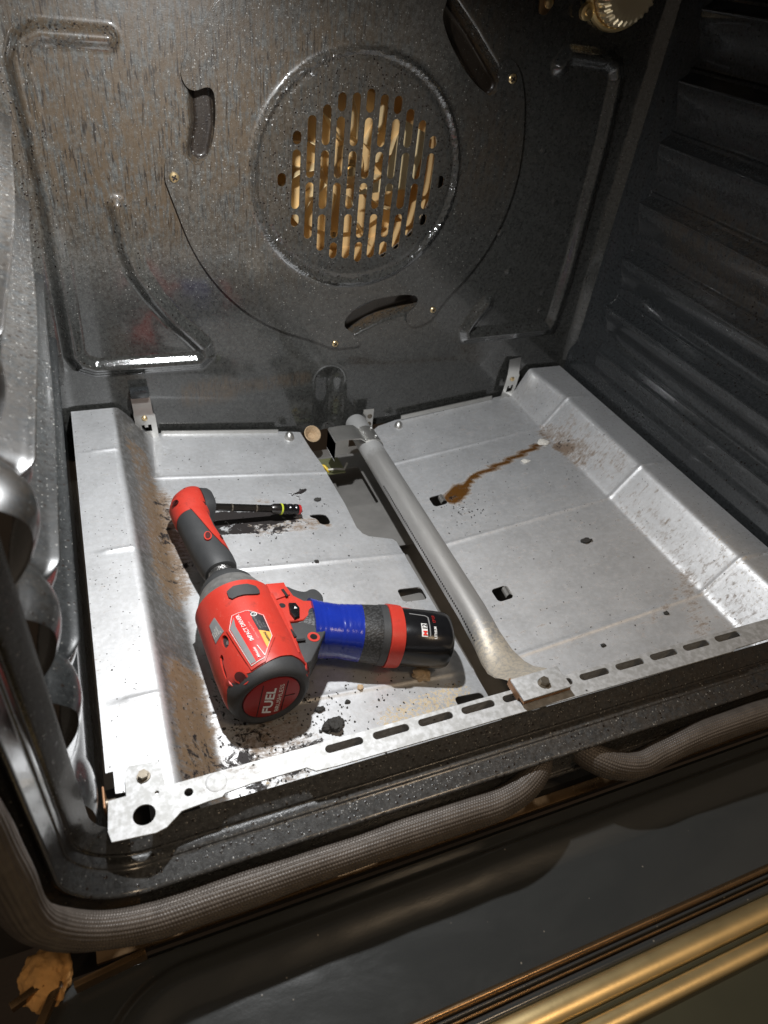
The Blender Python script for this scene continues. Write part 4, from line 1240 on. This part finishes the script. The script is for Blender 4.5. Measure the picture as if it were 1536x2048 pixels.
# red clamshell over the body
def shell(name, outline, off, th, mat, holes=(), sub=0):
    cs = [-0.066 + 0.0033 * k for k in range(40)]
    return sheet(name, outline, holes, [0.01 * k for k in range(0, 10)], cs,
                 lambda a, s, d: cyl(a, s, off - d), th, mat, drv, None, 40)
sh = [(0.0860, -0.062), (0.0860, 0.036), (0.0060, 0.036), (0.0050, 0.028), (0.0060, 0.022), (0.0075, 0.014), (0.0062, 0.004), (0.0035, -0.008), (0.0020, -0.018), (0.0030, -0.0215), (0.0075, -0.0240),
      (0.0085, -0.0270), (0.0060, -0.0310), (0.0010, -0.0330), (0.0000, -0.0345), (0.0, -0.062)]
ov = lambda a, s, ra, rs, n=14, rot=0.0: [(a + ra * math.cos(2*math.pi*k/n) * math.cos(rot) - rs * math.sin(2*math.pi*k/n) * math.sin(rot), s + ra * math.cos(2*math.pi*k/n) * math.sin(rot) + rs * math.sin(2*math.pi*k/n) * math.cos(rot)) for k in range(n)]
shell("red_clamshell", sh, 0.0016, 0.0026, M['red'],
      [ov(0.0370, -0.0270, 0.0058, 0.0030), ov(0.0395, -0.0185, 0.0001, 0.0001, 5), [(0.0300, -0.0205), (0.0345, -0.0205), (0.0345, -0.0165), (0.0300, -0.0165)],
       smoothpoly([(0.0120, -0.0385), (0.0290, -0.0370), (0.0310, -0.0330), (0.0260, -0.0325), (0.0240, -0.0350), (0.0110, -0.0360)], 1)])
# deep recess behind the screw holes
shell("recess_liner", [(0.0290, -0.0320), (0.0450, -0.0320), (0.0450, -0.0150), (0.0290, -0.0150)], -0.0012, 0.0004, M['hole'])
lathe("boss_screw", (-0.0218, 0.0355, 0.0200), (-0.7, 0, 0.7), [(0, 0.0022), (0.0012, 0.002), (0.0016, 0.001)], M['bright'], drv, 14)
# corner screw ports at the bumper
for (a, s, ra, rs, rot) in ((0.0035, -0.0265, 0.0050, 0.0032, -0.5), (0.0040, 0.0330, 0.0055, 0.0024, 0.2)):
    shell("red_port", ov(a, s, ra + 0.0012, rs + 0.0012, 20, rot), 0.0020, 0.0015, M['red'])
    shell("port_hole", ov(a, s, ra, rs, 18, rot), 0.00215, 0.0004, M['port'])
# raised label plinth and label
lab = [(0.0525, -0.0155), (0.0520, -0.0050), (0.0448, 0.0040), (0.0245, 0.0036), (0.0070, -0.0070), (0.0055, -0.0160), (0.0420, -0.0205)]
def grow(poly, d):
    cx = sum(p[0] for p in poly) / len(poly); cy = sum(p[1] for p in poly) / len(poly)
    return [(cx + (x - cx) * (1 + d / 0.020), cy + (y - cy) * (1 + d / 0.011)) for x, y in poly]
shell("label_rim", grow(lab, 0.0022), 0.0026, 0.0014, M['red'])
shell("label_edge", grow(lab, 0.0004), 0.0029, 0.0008, M['white'])
lb = shell("rating_label", lab, 0.00305, 0.0006, M['labelred'])
lift = 0.00325
def poly_in(name, pts, mat, off=lift, par=None):
    return shell(name, pts, off, 0.0002, mat)
poly_in("label_panel", [(0.0508, -0.0040), (0.0442, 0.0036), (0.0275, 0.0034), (0.0310, -0.0034), (0.0420, -0.0042)], M['labelblack'])
poly_in("label_panel", [(0.0500, -0.0150), (0.0425, -0.0200), (0.0062, -0.0160), (0.0062, -0.0125), (0.0420, -0.0160)], M['grey'])
poly_in("label_panel", [(0.0275, 0.0034), (0.0235, 0.0030), (0.0140, -0.0026), (0.0215, -0.0030), (0.0310, -0.0034)], M['yellow'])
skw = 0.10
def labmap(a0, s0, off=0.0036):
    return lambda a, b: cyl(a0 + a, s0 - b + skw * a * -1.0, off)
text("lettering", "IMPACT DRIVER", 0.0036, labmap(0.0235, -0.0085), M['white'], drv, 1.05, 0, 0.00004)
text("lettering", "Cordless Impact Driver", 0.0019, labmap(0.0235, -0.0052), M['pink'], drv, 0.95)
text("lettering", "Milwaukee", 0.0026, labmap(0.0080, -0.0088), M['white'], drv, 0.85, 0.3, 0.00005)
poly_in("logo_stroke", [(0.0080, -0.0062), (0.0190, -0.0084), (0.0180, -0.0077), (0.0130, -0.0068), (0.0085, -0.0057)], M['white'], 0.0036)
text("lettering", "WARNING", 0.0022, labmap(0.0190, 0.0012), M['labelblack'], drv, 0.85, 0, 0.00004)
for k, ss in enumerate(("READ OPERATORS MANUAL", "12 V DC ONLY", "HEX 1/4 in")):
    text("lettering", ss, 0.0015, labmap(0.0320, -0.0012 + 0.0017 * k), M['grey'], drv, 0.75)
rng_ = [(0.0465 + 0.0021 * math.cos(a), -0.0022 + 0.0021 * math.sin(a)) for a in [2*math.pi*k/20 for k in range(20)]]
rin = [(0.0465 + 0.0016 * math.cos(a), -0.0022 + 0.0016 * math.sin(a)) for a in [2*math.pi*k/20 for k in range(20)]]
sheet("listing_mark", rng_, [rin], [], [], lambda a, s, d: cyl(a, s, 0.0037 - d), 0.0002, M['white'], drv)
text("lettering", "UL", 0.0022, labmap(0.0453, -0.0012), M['white'], drv, 0.8)
# small grey rating plate on the left flank
shell("side_plate", [(0.0600, -0.0345), (0.0620, -0.0280), (0.0450, -0.0250), (0.0420, -0.0345)], 0.0021, 0.0008, M['grey'])
for k in range(5):
    text("lettering", ("WARNING", "wear eye", "protection", "see manual", "12V"), 0.0016, lambda a, b: (0, 0, 0), M['white'], drv) if False else text("lettering", ["WARNING", "WEAR EYE", "PROTECTION", "READ MANUAL", "12 V"][k], 0.0015, labmap(0.0455, -0.0330 + 0.0016 * k, 0.0024), M['flake'], drv, 0.8)
# mode pad near the nose
shell("rubber_pad", smoothpoly([(0.0800, -0.0125), (0.0795, 0.0085), (0.0700, 0.0110), (0.0675, 0.0060), (0.0690, -0.0050), (0.0675, -0.0130)], 1), 0.0030, 0.0016, M['rubber'])
# gear case, rubber nose, knurled collar
lathe("gear_case", (0, 0.0840, 0), (0, 1, 0), [(0, 0.0300), (0.001, 0.0303), (0.0030, 0.0300), (0.0040, 0.0292), (0.010, 0.0276), (0.017, 0.0248), (0.0220, 0.0220), (0.0235, 0.0210)], M['gear'], drv, 72, 25)
lathe("rubber_nose", (0, 0.1075, 0), (0, 1, 0), [(-0.003, 0.0228), (0.001, 0.0224), (0.006, 0.0192), (0.010, 0.0158), (0.0125, 0.0138), (0.013, 0.0115)], M['rubber'], drv, 64, 35)
n_ = 60
rings = []
for i in range(14):
    y = 0.1205 + 0.0010 * i
    rings.append([((0.0102 + 0.0004 * (((k + i) // 2) % 2)) * math.cos(2*math.pi*k/n_), y, (0.0102 + 0.0004 * (((k - i) // 2) % 2)) * math.sin(2*math.pi*k/n_)) for k in range(n_)])
loft("knurled_collar", rings, M['knurl'], drv, 20)
# handle root block in red with its grey back strap
loc3 = lambda a, h, w: (h, a, w)
rb = [(0.0885, 0.0200), (0.0900, 0.0245), (0.0885, 0.0385), (0.0830, 0.0400), (0.0735, 0.0415), (0.0665, 0.0475), (0.0640, 0.0600), (0.0560, 0.0560), (0.0462, 0.0395), (0.0470, 0.0290), (0.0330, 0.0280), (0.0175, 0.0262), (0.0095, 0.0262), (0.0095, 0.0180), (0.0160, 0.0100), (0.0600, 0.0100)]
prism("grip_root", [(h, a) for a, h in rb], -0.0150, 0.0195, lambda x, y, z: (x, y, z), M['red'], drv, 0.0016, 3)
gb = [(0.0470, 0.0285), (0.0462, 0.0385), (0.0560, 0.0550), (0.0600, 0.0640), (0.0400, 0.0600), (0.0230, 0.0450), (0.0075, 0.0315), (0.0060, 0.0265), (0.0110, 0.0255), (0.0175, 0.0262), (0.0330, 0.0280)]
prism("back_strap", [(h, a) for a, h in gb], -0.0160, 0.0178, lambda x, y, z: (x, y, z), M['rubber'], drv, 0.0016, 3)
prism("raised_rib", [(0.0165, 0.0130), (0.0235, 0.0130), (0.0255, 0.0550), (0.0245, 0.0760), (0.0205, 0.0760), (0.0185, 0.0500)], 0.010, 0.0232, lambda x, y, z: (x, y, z), M['red'], drv, 0.0012, 2)
prism("guard_boss", [(0.0235, 0.0700), (0.0385, 0.0735), (0.0385, 0.0880), (0.0230, 0.0890)], 0.0, 0.0212, lambda x, y, z: (x, y, z), M['red'], drv, 0.0016, 2)
for (x, y, w_, l_) in ((0.0345, 0.0755, 0.0022, 0.0085), (0.0262, 0.0340, 0.0020, 0.0080)):
    box("moulding_slot", (x, y, 0.0202 if x < 0.03 else 0.0212), (w_, l_, 0.0012), M['hole'], drv, Matrix.Rotation(0.15, 3, 'Z'), 0)
box("moulding_slot", (0.0300, 0.0270, 0.0193), (0.0070, 0.0020, 0.0012), M['hole'], drv, Matrix.Rotation(-0.1, 3, 'Z'), 0)
lathe("port_ring", (0.0285, 0.0640, 0.0188), (0, 0, 1), [(0, 0.0034), (0.0008, 0.0034), (0.0009, 0.0026)], M['red'], drv, 20)
lathe("port_hole", (0.0285, 0.0640, 0.0190), (0, 0, 1), [(0, 0.0026), (0.0008, 0.0026)], M['hole'], drv, 20)
lathe("eyelet", (0.0215, 0.0175, 0.0190), (0, 0, 1), [(0, 0.0024), (0.0010, 0.0024), (0.0011, 0.0016)], M['white'], drv, 20)
lathe("eyelet_hole", (0.0215, 0.0175, 0.0192), (0, 0, 1), [(0, 0.0014), (0.0011, 0.0014)], M['hole'], drv, 20)
prism("direction_switch", [(h, a) for a, h in ((0.0640, 0.0335), (0.0630, 0.0390), (0.0570, 0.0402), (0.0485, 0.0370), (0.0475, 0.0325), (0.0540, 0.0312))], 0.0150, 0.0222, lambda x, y, z: (x, y, z), M['black'], drv, 0.0012, 2)
prism("switch_arrow", [(0.0352, 0.0565), (0.0378, 0.0565), (0.0365, 0.0590)], 0.0220, 0.0224, lambda x, y, z: (x, y, z), M['white'], drv, 0)
lathe("strap_screw_ring", (0.0415, 0.0290, 0.0168), (0, 0, 1), [(0, 0.0048), (0.0014, 0.0048), (0.0014, 0.0036)], M['red'], drv, 24)
lathe("strap_screw", (0.0415, 0.0290, 0.0172), (0, 0, 1), [(0, 0.0032), (0.0012, 0.0028), (0.0012, 0.001)], M['steel'], drv, 16)
# trigger
tr = smoothpoly([(0.0380, 0.0750), (0.0400, 0.0935), (0.0455, 0.0970), (0.0510, 0.0905), (0.0588, 0.0862), (0.0650, 0.0895), (0.0705, 0.0870), (0.0725, 0.0766), (0.0640, 0.0640)], 2)
prism("trigger", tr, -0.0085, 0.0085, lambda x, y, z: (x, y, z), M['rubber'], drv, 0.002, 3)
# grip, taped part, collar and battery: super-ellipse sections along the grip line
C0 = Vector((0.0535, 0.0502, 0.0020))                 # (grip, along, up)
DG = Vector((math.cos(-0.335), math.sin(-0.335), 0.0)).normalized()
NG = Vector((-DG.y, DG.x, 0.0))                    # across the grip, towards the nose
def sec(s, ra, rw, n=48, p=2.4, dw=0.0, slant=0.0, da=0.0):
    out = []
    for k in range(n):
        a = 2 * math.pi * k / n
        c, s_ = math.cos(a), math.sin(a)
        ex = math.copysign(abs(c) ** (2 / p), c) * ra
        ez = math.copysign(abs(s_) ** (2 / p), s_) * rw
        out.append(C0 + DG * (s + slant * ex / 0.02) + NG * (ex + da) + Vector((0, 0, ez + dw)))
    return out
loft("rubber_grip", [sec(-0.016, .0200, .0165), sec(0.0, .0205, .0185), sec(0.020, .0205, .0190), sec(0.0355, .0212, .0195), sec(0.0362, .0226, .0208), sec(0.046, .0232, .0214), sec(0.0560, .0239, .0220), sec(0.0600, .0225, .0205)], M['scales'], drv)
tp = []
for i in range(31):
    s = -0.004 + 0.0405 * i / 30
    w = 0.00009 * math.sin(i * 2.1) + 0.00007 * math.sin(i * 4.7)
    base = float(np.interp(s, [-0.004, 0.006, 0.018, 0.0365], [.0240, .0222, .0214, .0229]))
    tp.append(sec(s, base + w, base * 0.92 - 0.0002 + w, 64, slant=-0.0022 * (1 - i / 30)))
loft("blue_tape", tp, M['tape'], drv, 60)
loft("grip_band", [sec(0.0515, .0230, .0212), sec(0.0517, .0240, .0222), sec(0.0575, .0244, .0225), sec(0.0580, .0230, .0212)], M['rubber'], drv)
loft("red_collar", [sec(0.0578, .0230, .0212), sec(0.0580, .0254, .0232), sec(0.0670, .0252, .0230), sec(0.0695, .0248, .0227), sec(0.0697, .0220, .0200)], M['red'], drv, 40)
prism("collar_horn", [(C0 + DG * s + NG * a).to_tuple()[:2] for s, a in ((0.063, 0.0160), (0.063, 0.0243), (0.078, 0.0242), (0.0845, 0.0235), (0.0845, 0.0195), (0.077, 0.0190), (0.0705, 0.0160))], -0.004, 0.0125, lambda x, y, z: (x, y, z), M['red'], drv, 0.001, 2)
q = C0 + DG * 0.0632 + Vector((0, 0, 0.0212))
lathe("collar_port", (q.x, q.y, q.z), (0, 0, 1), [(0, 0.0038), (0.0014, 0.0038)], M['port'], drv, 24)
bat = loft("battery_pack", [sec(0.0680, .0218, .0200), sec(0.0700, .0232, .0212), sec(0.0980, .0233, .0212), sec(0.1070, .0228, .0208), sec(0.1110, .0214, .0196), sec(0.1125, .0182, .0168)], M['black'], drv, 50)
box("battery_seam", tuple(C0 + DG * 0.084 + NG * 0.0150 + Vector((0, 0, 0.0155))), (0.022, 0.0006, 0.0012), M['hole'], drv, Matrix.Rotation(math.atan2(DG.y, DG.x), 3, 'Z'), 0)
def batmap(s0, n0, w=0.0208):
    # text runs towards the nose side (up the photo), tops towards the body
    def f(a, b):
        s, n = s0 - b, n0 + a
        k = min(0.98, abs(n) / 0.0232)
        top = (1 - k ** 2.4) ** (1 / 2.4) * 0.0212
        p = C0 + DG * s + NG * n
        return (p.x, p.y, p.z + top + (w - 0.0208))
    return f
def batpoly(name, pts, mat, off=0.0213):
    f = batmap(0, 0, off)
    return sheet(name, [(n, s) for s, n in pts], [], [-0.020 + 0.002 * k for k in range(21)], [], lambda n, s, d: f(n, -s)[:2] + (f(n, -s)[2] - d,), 0.0001, mat, drv)
batpoly("badge_frame", [(0.0745, 0.0060), (0.0880, 0.0050), (0.0905, 0.0030), (0.0905, -0.0150), (0.0895, -0.0150), (0.0895, 0.0026), (0.0877, 0.0040), (0.0745, 0.0050)], M['grey'])
batpoly("badge", [(0.0828, -0.0155), (0.0828, -0.0045), (0.0878, -0.0045), (0.0878, -0.0155)], M['white'])
text("lettering", "M", 0.0050, batmap(0.0873, -0.0151, 0.0218), M['labelred'], drv, 1.0, 0, 0.00012)
text("lettering", "12", 0.0056, batmap(0.0873, -0.0103, 0.0218), M['labelblack'], drv, 0.9, 0, 0.0001)
text("lettering", "LITHIUM", 0.0030, batmap(0.0955, -0.0165, 0.0215), M['white'], drv, 0.85, 0, 0.0001)
text("lettering", "CP 2.0", 0.0032, batmap(0.0955, -0.0030, 0.0215), M['darkred'], drv, 0.95, 0, 0.0001)

# ================================================================== RIGHT-ANGLE ADAPTER (chucked in the driver)
ad = empty("right_angle_adapter", O3, "red and charcoal right-angle attachment chucked in the nose of the driver", "tool attachment")
ADM = drv.matrix_world @ Matrix.Translation((0, 0.128, 0)) @ Matrix.Rotation(0.062, 4, "Z") @ Matrix.Translation((0, -0.128, 0))
ad.matrix_world = ADM.copy()
def adsec(a, h, rx_, rz_, w=0.0, n=40, p=2.2):
    out = []
    for k in range(n):
        t_ = 2 * math.pi * k / n
        c, s_ = math.cos(t_), math.sin(t_)
        out.append((h + math.copysign(abs(c) ** (2/p), c) * rx_, a, w + math.copysign(abs(s_) ** (2/p), s_) * rz_))
    return out
loft("handle_core", [adsec(0.1280, 0.0012, .0110, .0110), adsec(0.1290, 0.0010, .0135, .0130), adsec(0.132, 0.0010, .0146, .0142), adsec(0.140, 0.0008, .0152, .0148), adsec(0.155, 0.0000, .0152, .0150), adsec(0.175, -0.0005, .0150, .0150), adsec(0.195, -0.0003, .0150, .0152), adsec(0.205, 0.0, .0148, .0150)], M['rubber'], ad, 40)
# red spine along the top of the handle and the red head
def adtop(a, h, lift_=0.0012):
    x0 = float(np.interp(a, [0.13, 0.155, 0.205, 0.24], [0.0010, 0.0, 0.0, 0.003]))
    rr = float(np.interp(a, [0.13, 0.14, 0.155, 0.205], [0.0130, 0.0147, 0.0151, 0.0150]))
    k = min(0.97, abs(h - x0) / rr)
    return (h, a, (1 - k ** 2.2) ** (1 / 2.2) * rr + lift_)
def adshell(name, poly, lift_, th, mat, holes=()):
    return sheet(name, poly, holes, [0.13 + 0.006 * k for k in range(14)], [-0.014 + 0.0022 * k for k in range(14)],
                 lambda a, h, d: adtop(a, h, lift_ - d), th, mat, ad, None, 40)
adshell("red_spine", [(0.2080, -0.0120), (0.2060, -0.0060), (0.1990, -0.0035), (0.1640, 0.0030), (0.1500, 0.0075), (0.1440, 0.0125), (0.1560, 0.0132), (0.1640, 0.0105), (0.1760, 0.0088), (0.1980, 0.0105), (0.2080, 0.0130)], 0.0010, 0.0018, M['red'])
adshell("red_port", ov(0.1600, -0.0018, 0.0055, 0.0033, 20, 0.3), 0.0016, 0.0014, M['red'])
adshell("port_hole", ov(0.1600, -0.0018, 0.0042, 0.0022, 18, 0.3), 0.0020, 0.0004, M['port'])
adshell("port_hole", ov(0.1600, 0.0108, 0.0034, 0.0016, 16, 0.2), 0.0016, 0.0004, M['port'])
rings = []
for (a, h, rx_, rz_) in ((0.200, 0.0000, .0154, .0154), (0.203, 0.0000, .0162, .0160), (0.212, 0.0012, .0172, .0168), (0.221, 0.0022, .0178, .0170), (0.229, 0.0045, .0162, .0160), (0.235, 0.0075, .0130, .0138), (0.2385, 0.0100, .0090, .0100), (0.2400, 0.0120, .0030, .0040)):
    rings.append(adsec(a, h, rx_, rz_, 0.0))
loft("red_head", rings, M['red'], ad, 50)
_dw = Vector((0.1008, 0.0085, -0.0300)).normalized()
DSH = ADM.to_3x3().inverted() @ _dw
hc = Vector((0.0120, 0.2210, 0.0000))
u_, v_ = frame_of(DSH)
def ringat(c, d, ru, rv, n=32, p=3.0):
    return [c + DSH * d + u_ * math.copysign(abs(math.cos(2*math.pi*k/n)) ** (2/p), math.cos(2*math.pi*k/n)) * ru + v_ * math.copysign(abs(math.sin(2*math.pi*k/n)) ** (2/p), math.sin(2*math.pi*k/n)) * rv for k in range(n)]
loft("gear_face", [ringat(hc, 0.0, .0168, .0152), ringat(hc, 0.0075, .0166, .0150), ringat(hc, 0.0105, .0148, .0134), ringat(hc, 0.0110, .0100, .0100)], M['rubber'], ad, 35)
lathe("output_boss", hc + DSH * 0.0100, DSH, [(0, 0.0080), (0.003, 0.0074), (0.0036, 0.0050)], M['steel'], ad, 28)
lathe("port_hole", (-0.0130, 0.2150, 0.0125), (-0.6, 0.1, 0.8), [(-0.001, 0.0030), (0.0002, 0.0030), (0.0001, 0.0024), (-0.001, 0.0020)], M['port'], ad, 18)
lathe("port_hole", (0.0020, 0.2320, 0.0145), (-0.1, 0.4, 0.9), [(-0.001, 0.0024), (-0.0002, 0.0024)], M['port'], ad, 18)
lathe("port_hole", (0.0110, 0.2080, 0.0132), (0.3, -0.3, 0.8), [(-0.001, 0.0022), (0.0002, 0.0022)], M['port'], ad, 18)
for k, (dx, dz) in enumerate(((0.009, 0.0085), (-0.009, 0.0085), (0.009, -0.0085), (-0.009, -0.0085))):
    lathe("face_screw", hc + DSH * 0.0102 + u_ * dx + v_ * dz, DSH, [(0, 0.0017), (0.0010, 0.0016), (0.0012, 0.0008)], M['steel'], ad, 12)
# bit holder held in the adapter
bh = empty("bit_holder", O3, "long dark magnetic bit holder with a lime ring and red tip, pointing right", "bit holder")
bh.matrix_world = ADM.copy()
p0 = hc + DSH * 0.0110
lathe("hex_shank", p0, DSH, [(0, 0.0036), (0.070, 0.0036)], M['steel'], bh, 6, 25)
lathe("shank_groove_ring", p0 + DSH * 0.020, DSH, [(0, 0.0038), (0.0015, 0.0038)], M['bolt'], bh, 12)
lathe("shank_groove_ring", p0 + DSH * 0.045, DSH, [(0, 0.0038), (0.0015, 0.0038)], M['bolt'], bh, 12)
lathe("rear_cone", p0 + DSH * 0.062, DSH, [(0, 0.0038), (0.003, 0.0052), (0.0095, 0.0054)], M['steel'], bh, 28)
lathe("lime_ring", p0 + DSH * 0.0715, DSH, [(0, 0.0057), (0.0018, 0.0057)], M['lime'], bh, 28)
lathe("sleeve", p0 + DSH * 0.0732, DSH, [(0, 0.0054), (0.004, 0.0056), (0.005, 0.0051), (0.007, 0.0051), (0.008, 0.0056), (0.011, 0.0056), (0.012, 0.0051), (0.0135, 0.0051), (0.0145, 0.0056), (0.0175, 0.0055)], M['black'], bh, 28, 25)
lathe("red_tip_ring", p0 + DSH * 0.0907, DSH, [(0, 0.0053), (0.0030, 0.0050), (0.0034, 0.0036)], M['redband'], bh, 28)

# ================================================================== CRUMBS
def lump(name, x, y, z, r, mat, seed, flat=0.6, label="", cat="crumb", group=None):
    bm = bmesh.new()
    bmesh.ops.create_icosphere(bm, subdivisions=4, radius=1)
    off = Vector((seed * 3.1, seed * 1.7, seed * 0.9))
    for vtx in bm.verts:
        n_ = mnoise.fractal(vtx.co * 1.1 + off, 1.0, 2.0, 2) * 0.45 + mnoise.fractal(vtx.co * 4.0 + off, 1.0, 2.0, 3) * 0.16
        vtx.co = vtx.co * (1 + n_)
        vtx.co = Vector((vtx.co.x * r[0], vtx.co.y * r[1], vtx.co.z * r[0] * flat)) + Vector((x, y, z))
    o = done(name, bm, mat, None)
    return tag(o, label, cat, group)
def pz(x, y): return pan_height(x, y, x < 0.3)
lumps = [("charred_lump", 0.1560, 0.0600, 0.0078, 0.0060, 'char', 0.6, "largest black porous lump of burnt food near the front strip"),
         ("charred_lump", 0.1505, 0.0765, 0.0032, 0.0024, 'char', 0.6, "small black lump just above the largest burnt lump"),
         ("charred_lump", 0.1740, 0.0790, 0.0020, 0.0017, 'char', 0.6, "tiny grey crumb between the black lump and the tan crumbs"),
         ("tan_crumb", 0.2440, 0.0905, 0.0075, 0.0065, 'tancrumb', 0.6, "tan bread-like crumb beside the front of the battery"),
         ("tan_crumb", 0.1880, 0.0890, 0.0026, 0.0024, 'tancrumb', 0.5, "small tan crumb at the edge of the tool's shadow"),
         ("charred_flake", 0.4715, 0.1885, 0.0062, 0.0034, 'char', 0.35, "dark flat flake lying alone in the middle of the right pan"),
         ("white_flake", 0.5200, 0.3540, 0.0068, 0.0055, 'flake', 0.25, "larger white flake on the brown trail by the right slope"),
         ("white_flake", 0.4815, 0.3300, 0.0052, 0.0035, 'flake', 0.2, "smaller white flake below the brown trail on right pan"),
         ("charred_flake", 0.2285, 0.3335, 0.0034, 0.0030, 'char', 0.4, "dark crumb to the right of the bit holder's red tip"),
         ("charred_flake", 0.1980, 0.2380, 0.0022, 0.0018, 'char', 0.5, "tiny dark crumb on the left pan below the square hole"),
         ("charred_flake", 0.4860, 0.0800, 0.0024, 0.0020, 'char', 0.5, "small dark crumb on the right pan behind the last slot"),
         ("charred_flake", 0.4110, 0.0700, 0.0026, 0.0016, 'char', 0.5, "small dark crumb on the right pan nearest the strip")]
for i, (nm, x, y, rx_, ry_, m_, fl_, lab_) in enumerate(lumps):
    lump(nm, x, y, pz(x, y) + rx_ * fl_ * 0.7, (rx_, ry_), M[m_], i + 1, fl_, lab_, "crumb", "loose crumbs on the oven floor")
# countless small black crumbs: one stuff object
rnd = random.Random(11)
bm = bmesh.new()
def crumb(x, y, r):
    z = pz(x, y) + r * 0.5
    vs = [bm.verts.new(Vector((x, y, z)) + Vector((rnd.gauss(0, 1), rnd.gauss(0, 1), rnd.gauss(0, 0.5))).normalized() * r) for _ in range(7)]
    bmesh.ops.convex_hull(bm, input=vs)
for _ in range(520):
    c = rnd.choice([((0.145, 0.065), 0.028), ((0.090, 0.035), 0.028), ((0.085, 0.09), 0.022), ((0.20, 0.09), 0.03), ((0.16, 0.30), 0.04), ((0.38, 0.28), 0.02), ((0.11, 0.05), 0.03), ((0.13, 0.085), 0.02)])
    x, y = rnd.gauss(c[0][0], c[1]), rnd.gauss(c[0][1], c[1] * 0.7)
    if not (0.045 < x < 0.285 or 0.34 < x < 0.55) or not 0.022 < y < 0.45: continue
    crumb(x, y, rnd.uniform(0.0004, 0.0011) * (1.6 if rnd.random() < 0.06 else 1))
for _ in range(240):
    x, y = rnd.choice((rnd.uniform(0.07, 0.25), rnd.uniform(0.34, 0.56))), rnd.uniform(0.025, 0.45)
    crumb(x, y, rnd.uniform(0.0003, 0.0009))
cr = done("scattered_crumbs", bm, M['char'], None, False)
tag(cr, "fine black burnt crumbs scattered over both pans", "crumbs", kind="stuff")

for o in list(bpy.data.objects):
    if "_world" in o: del o["_world"]
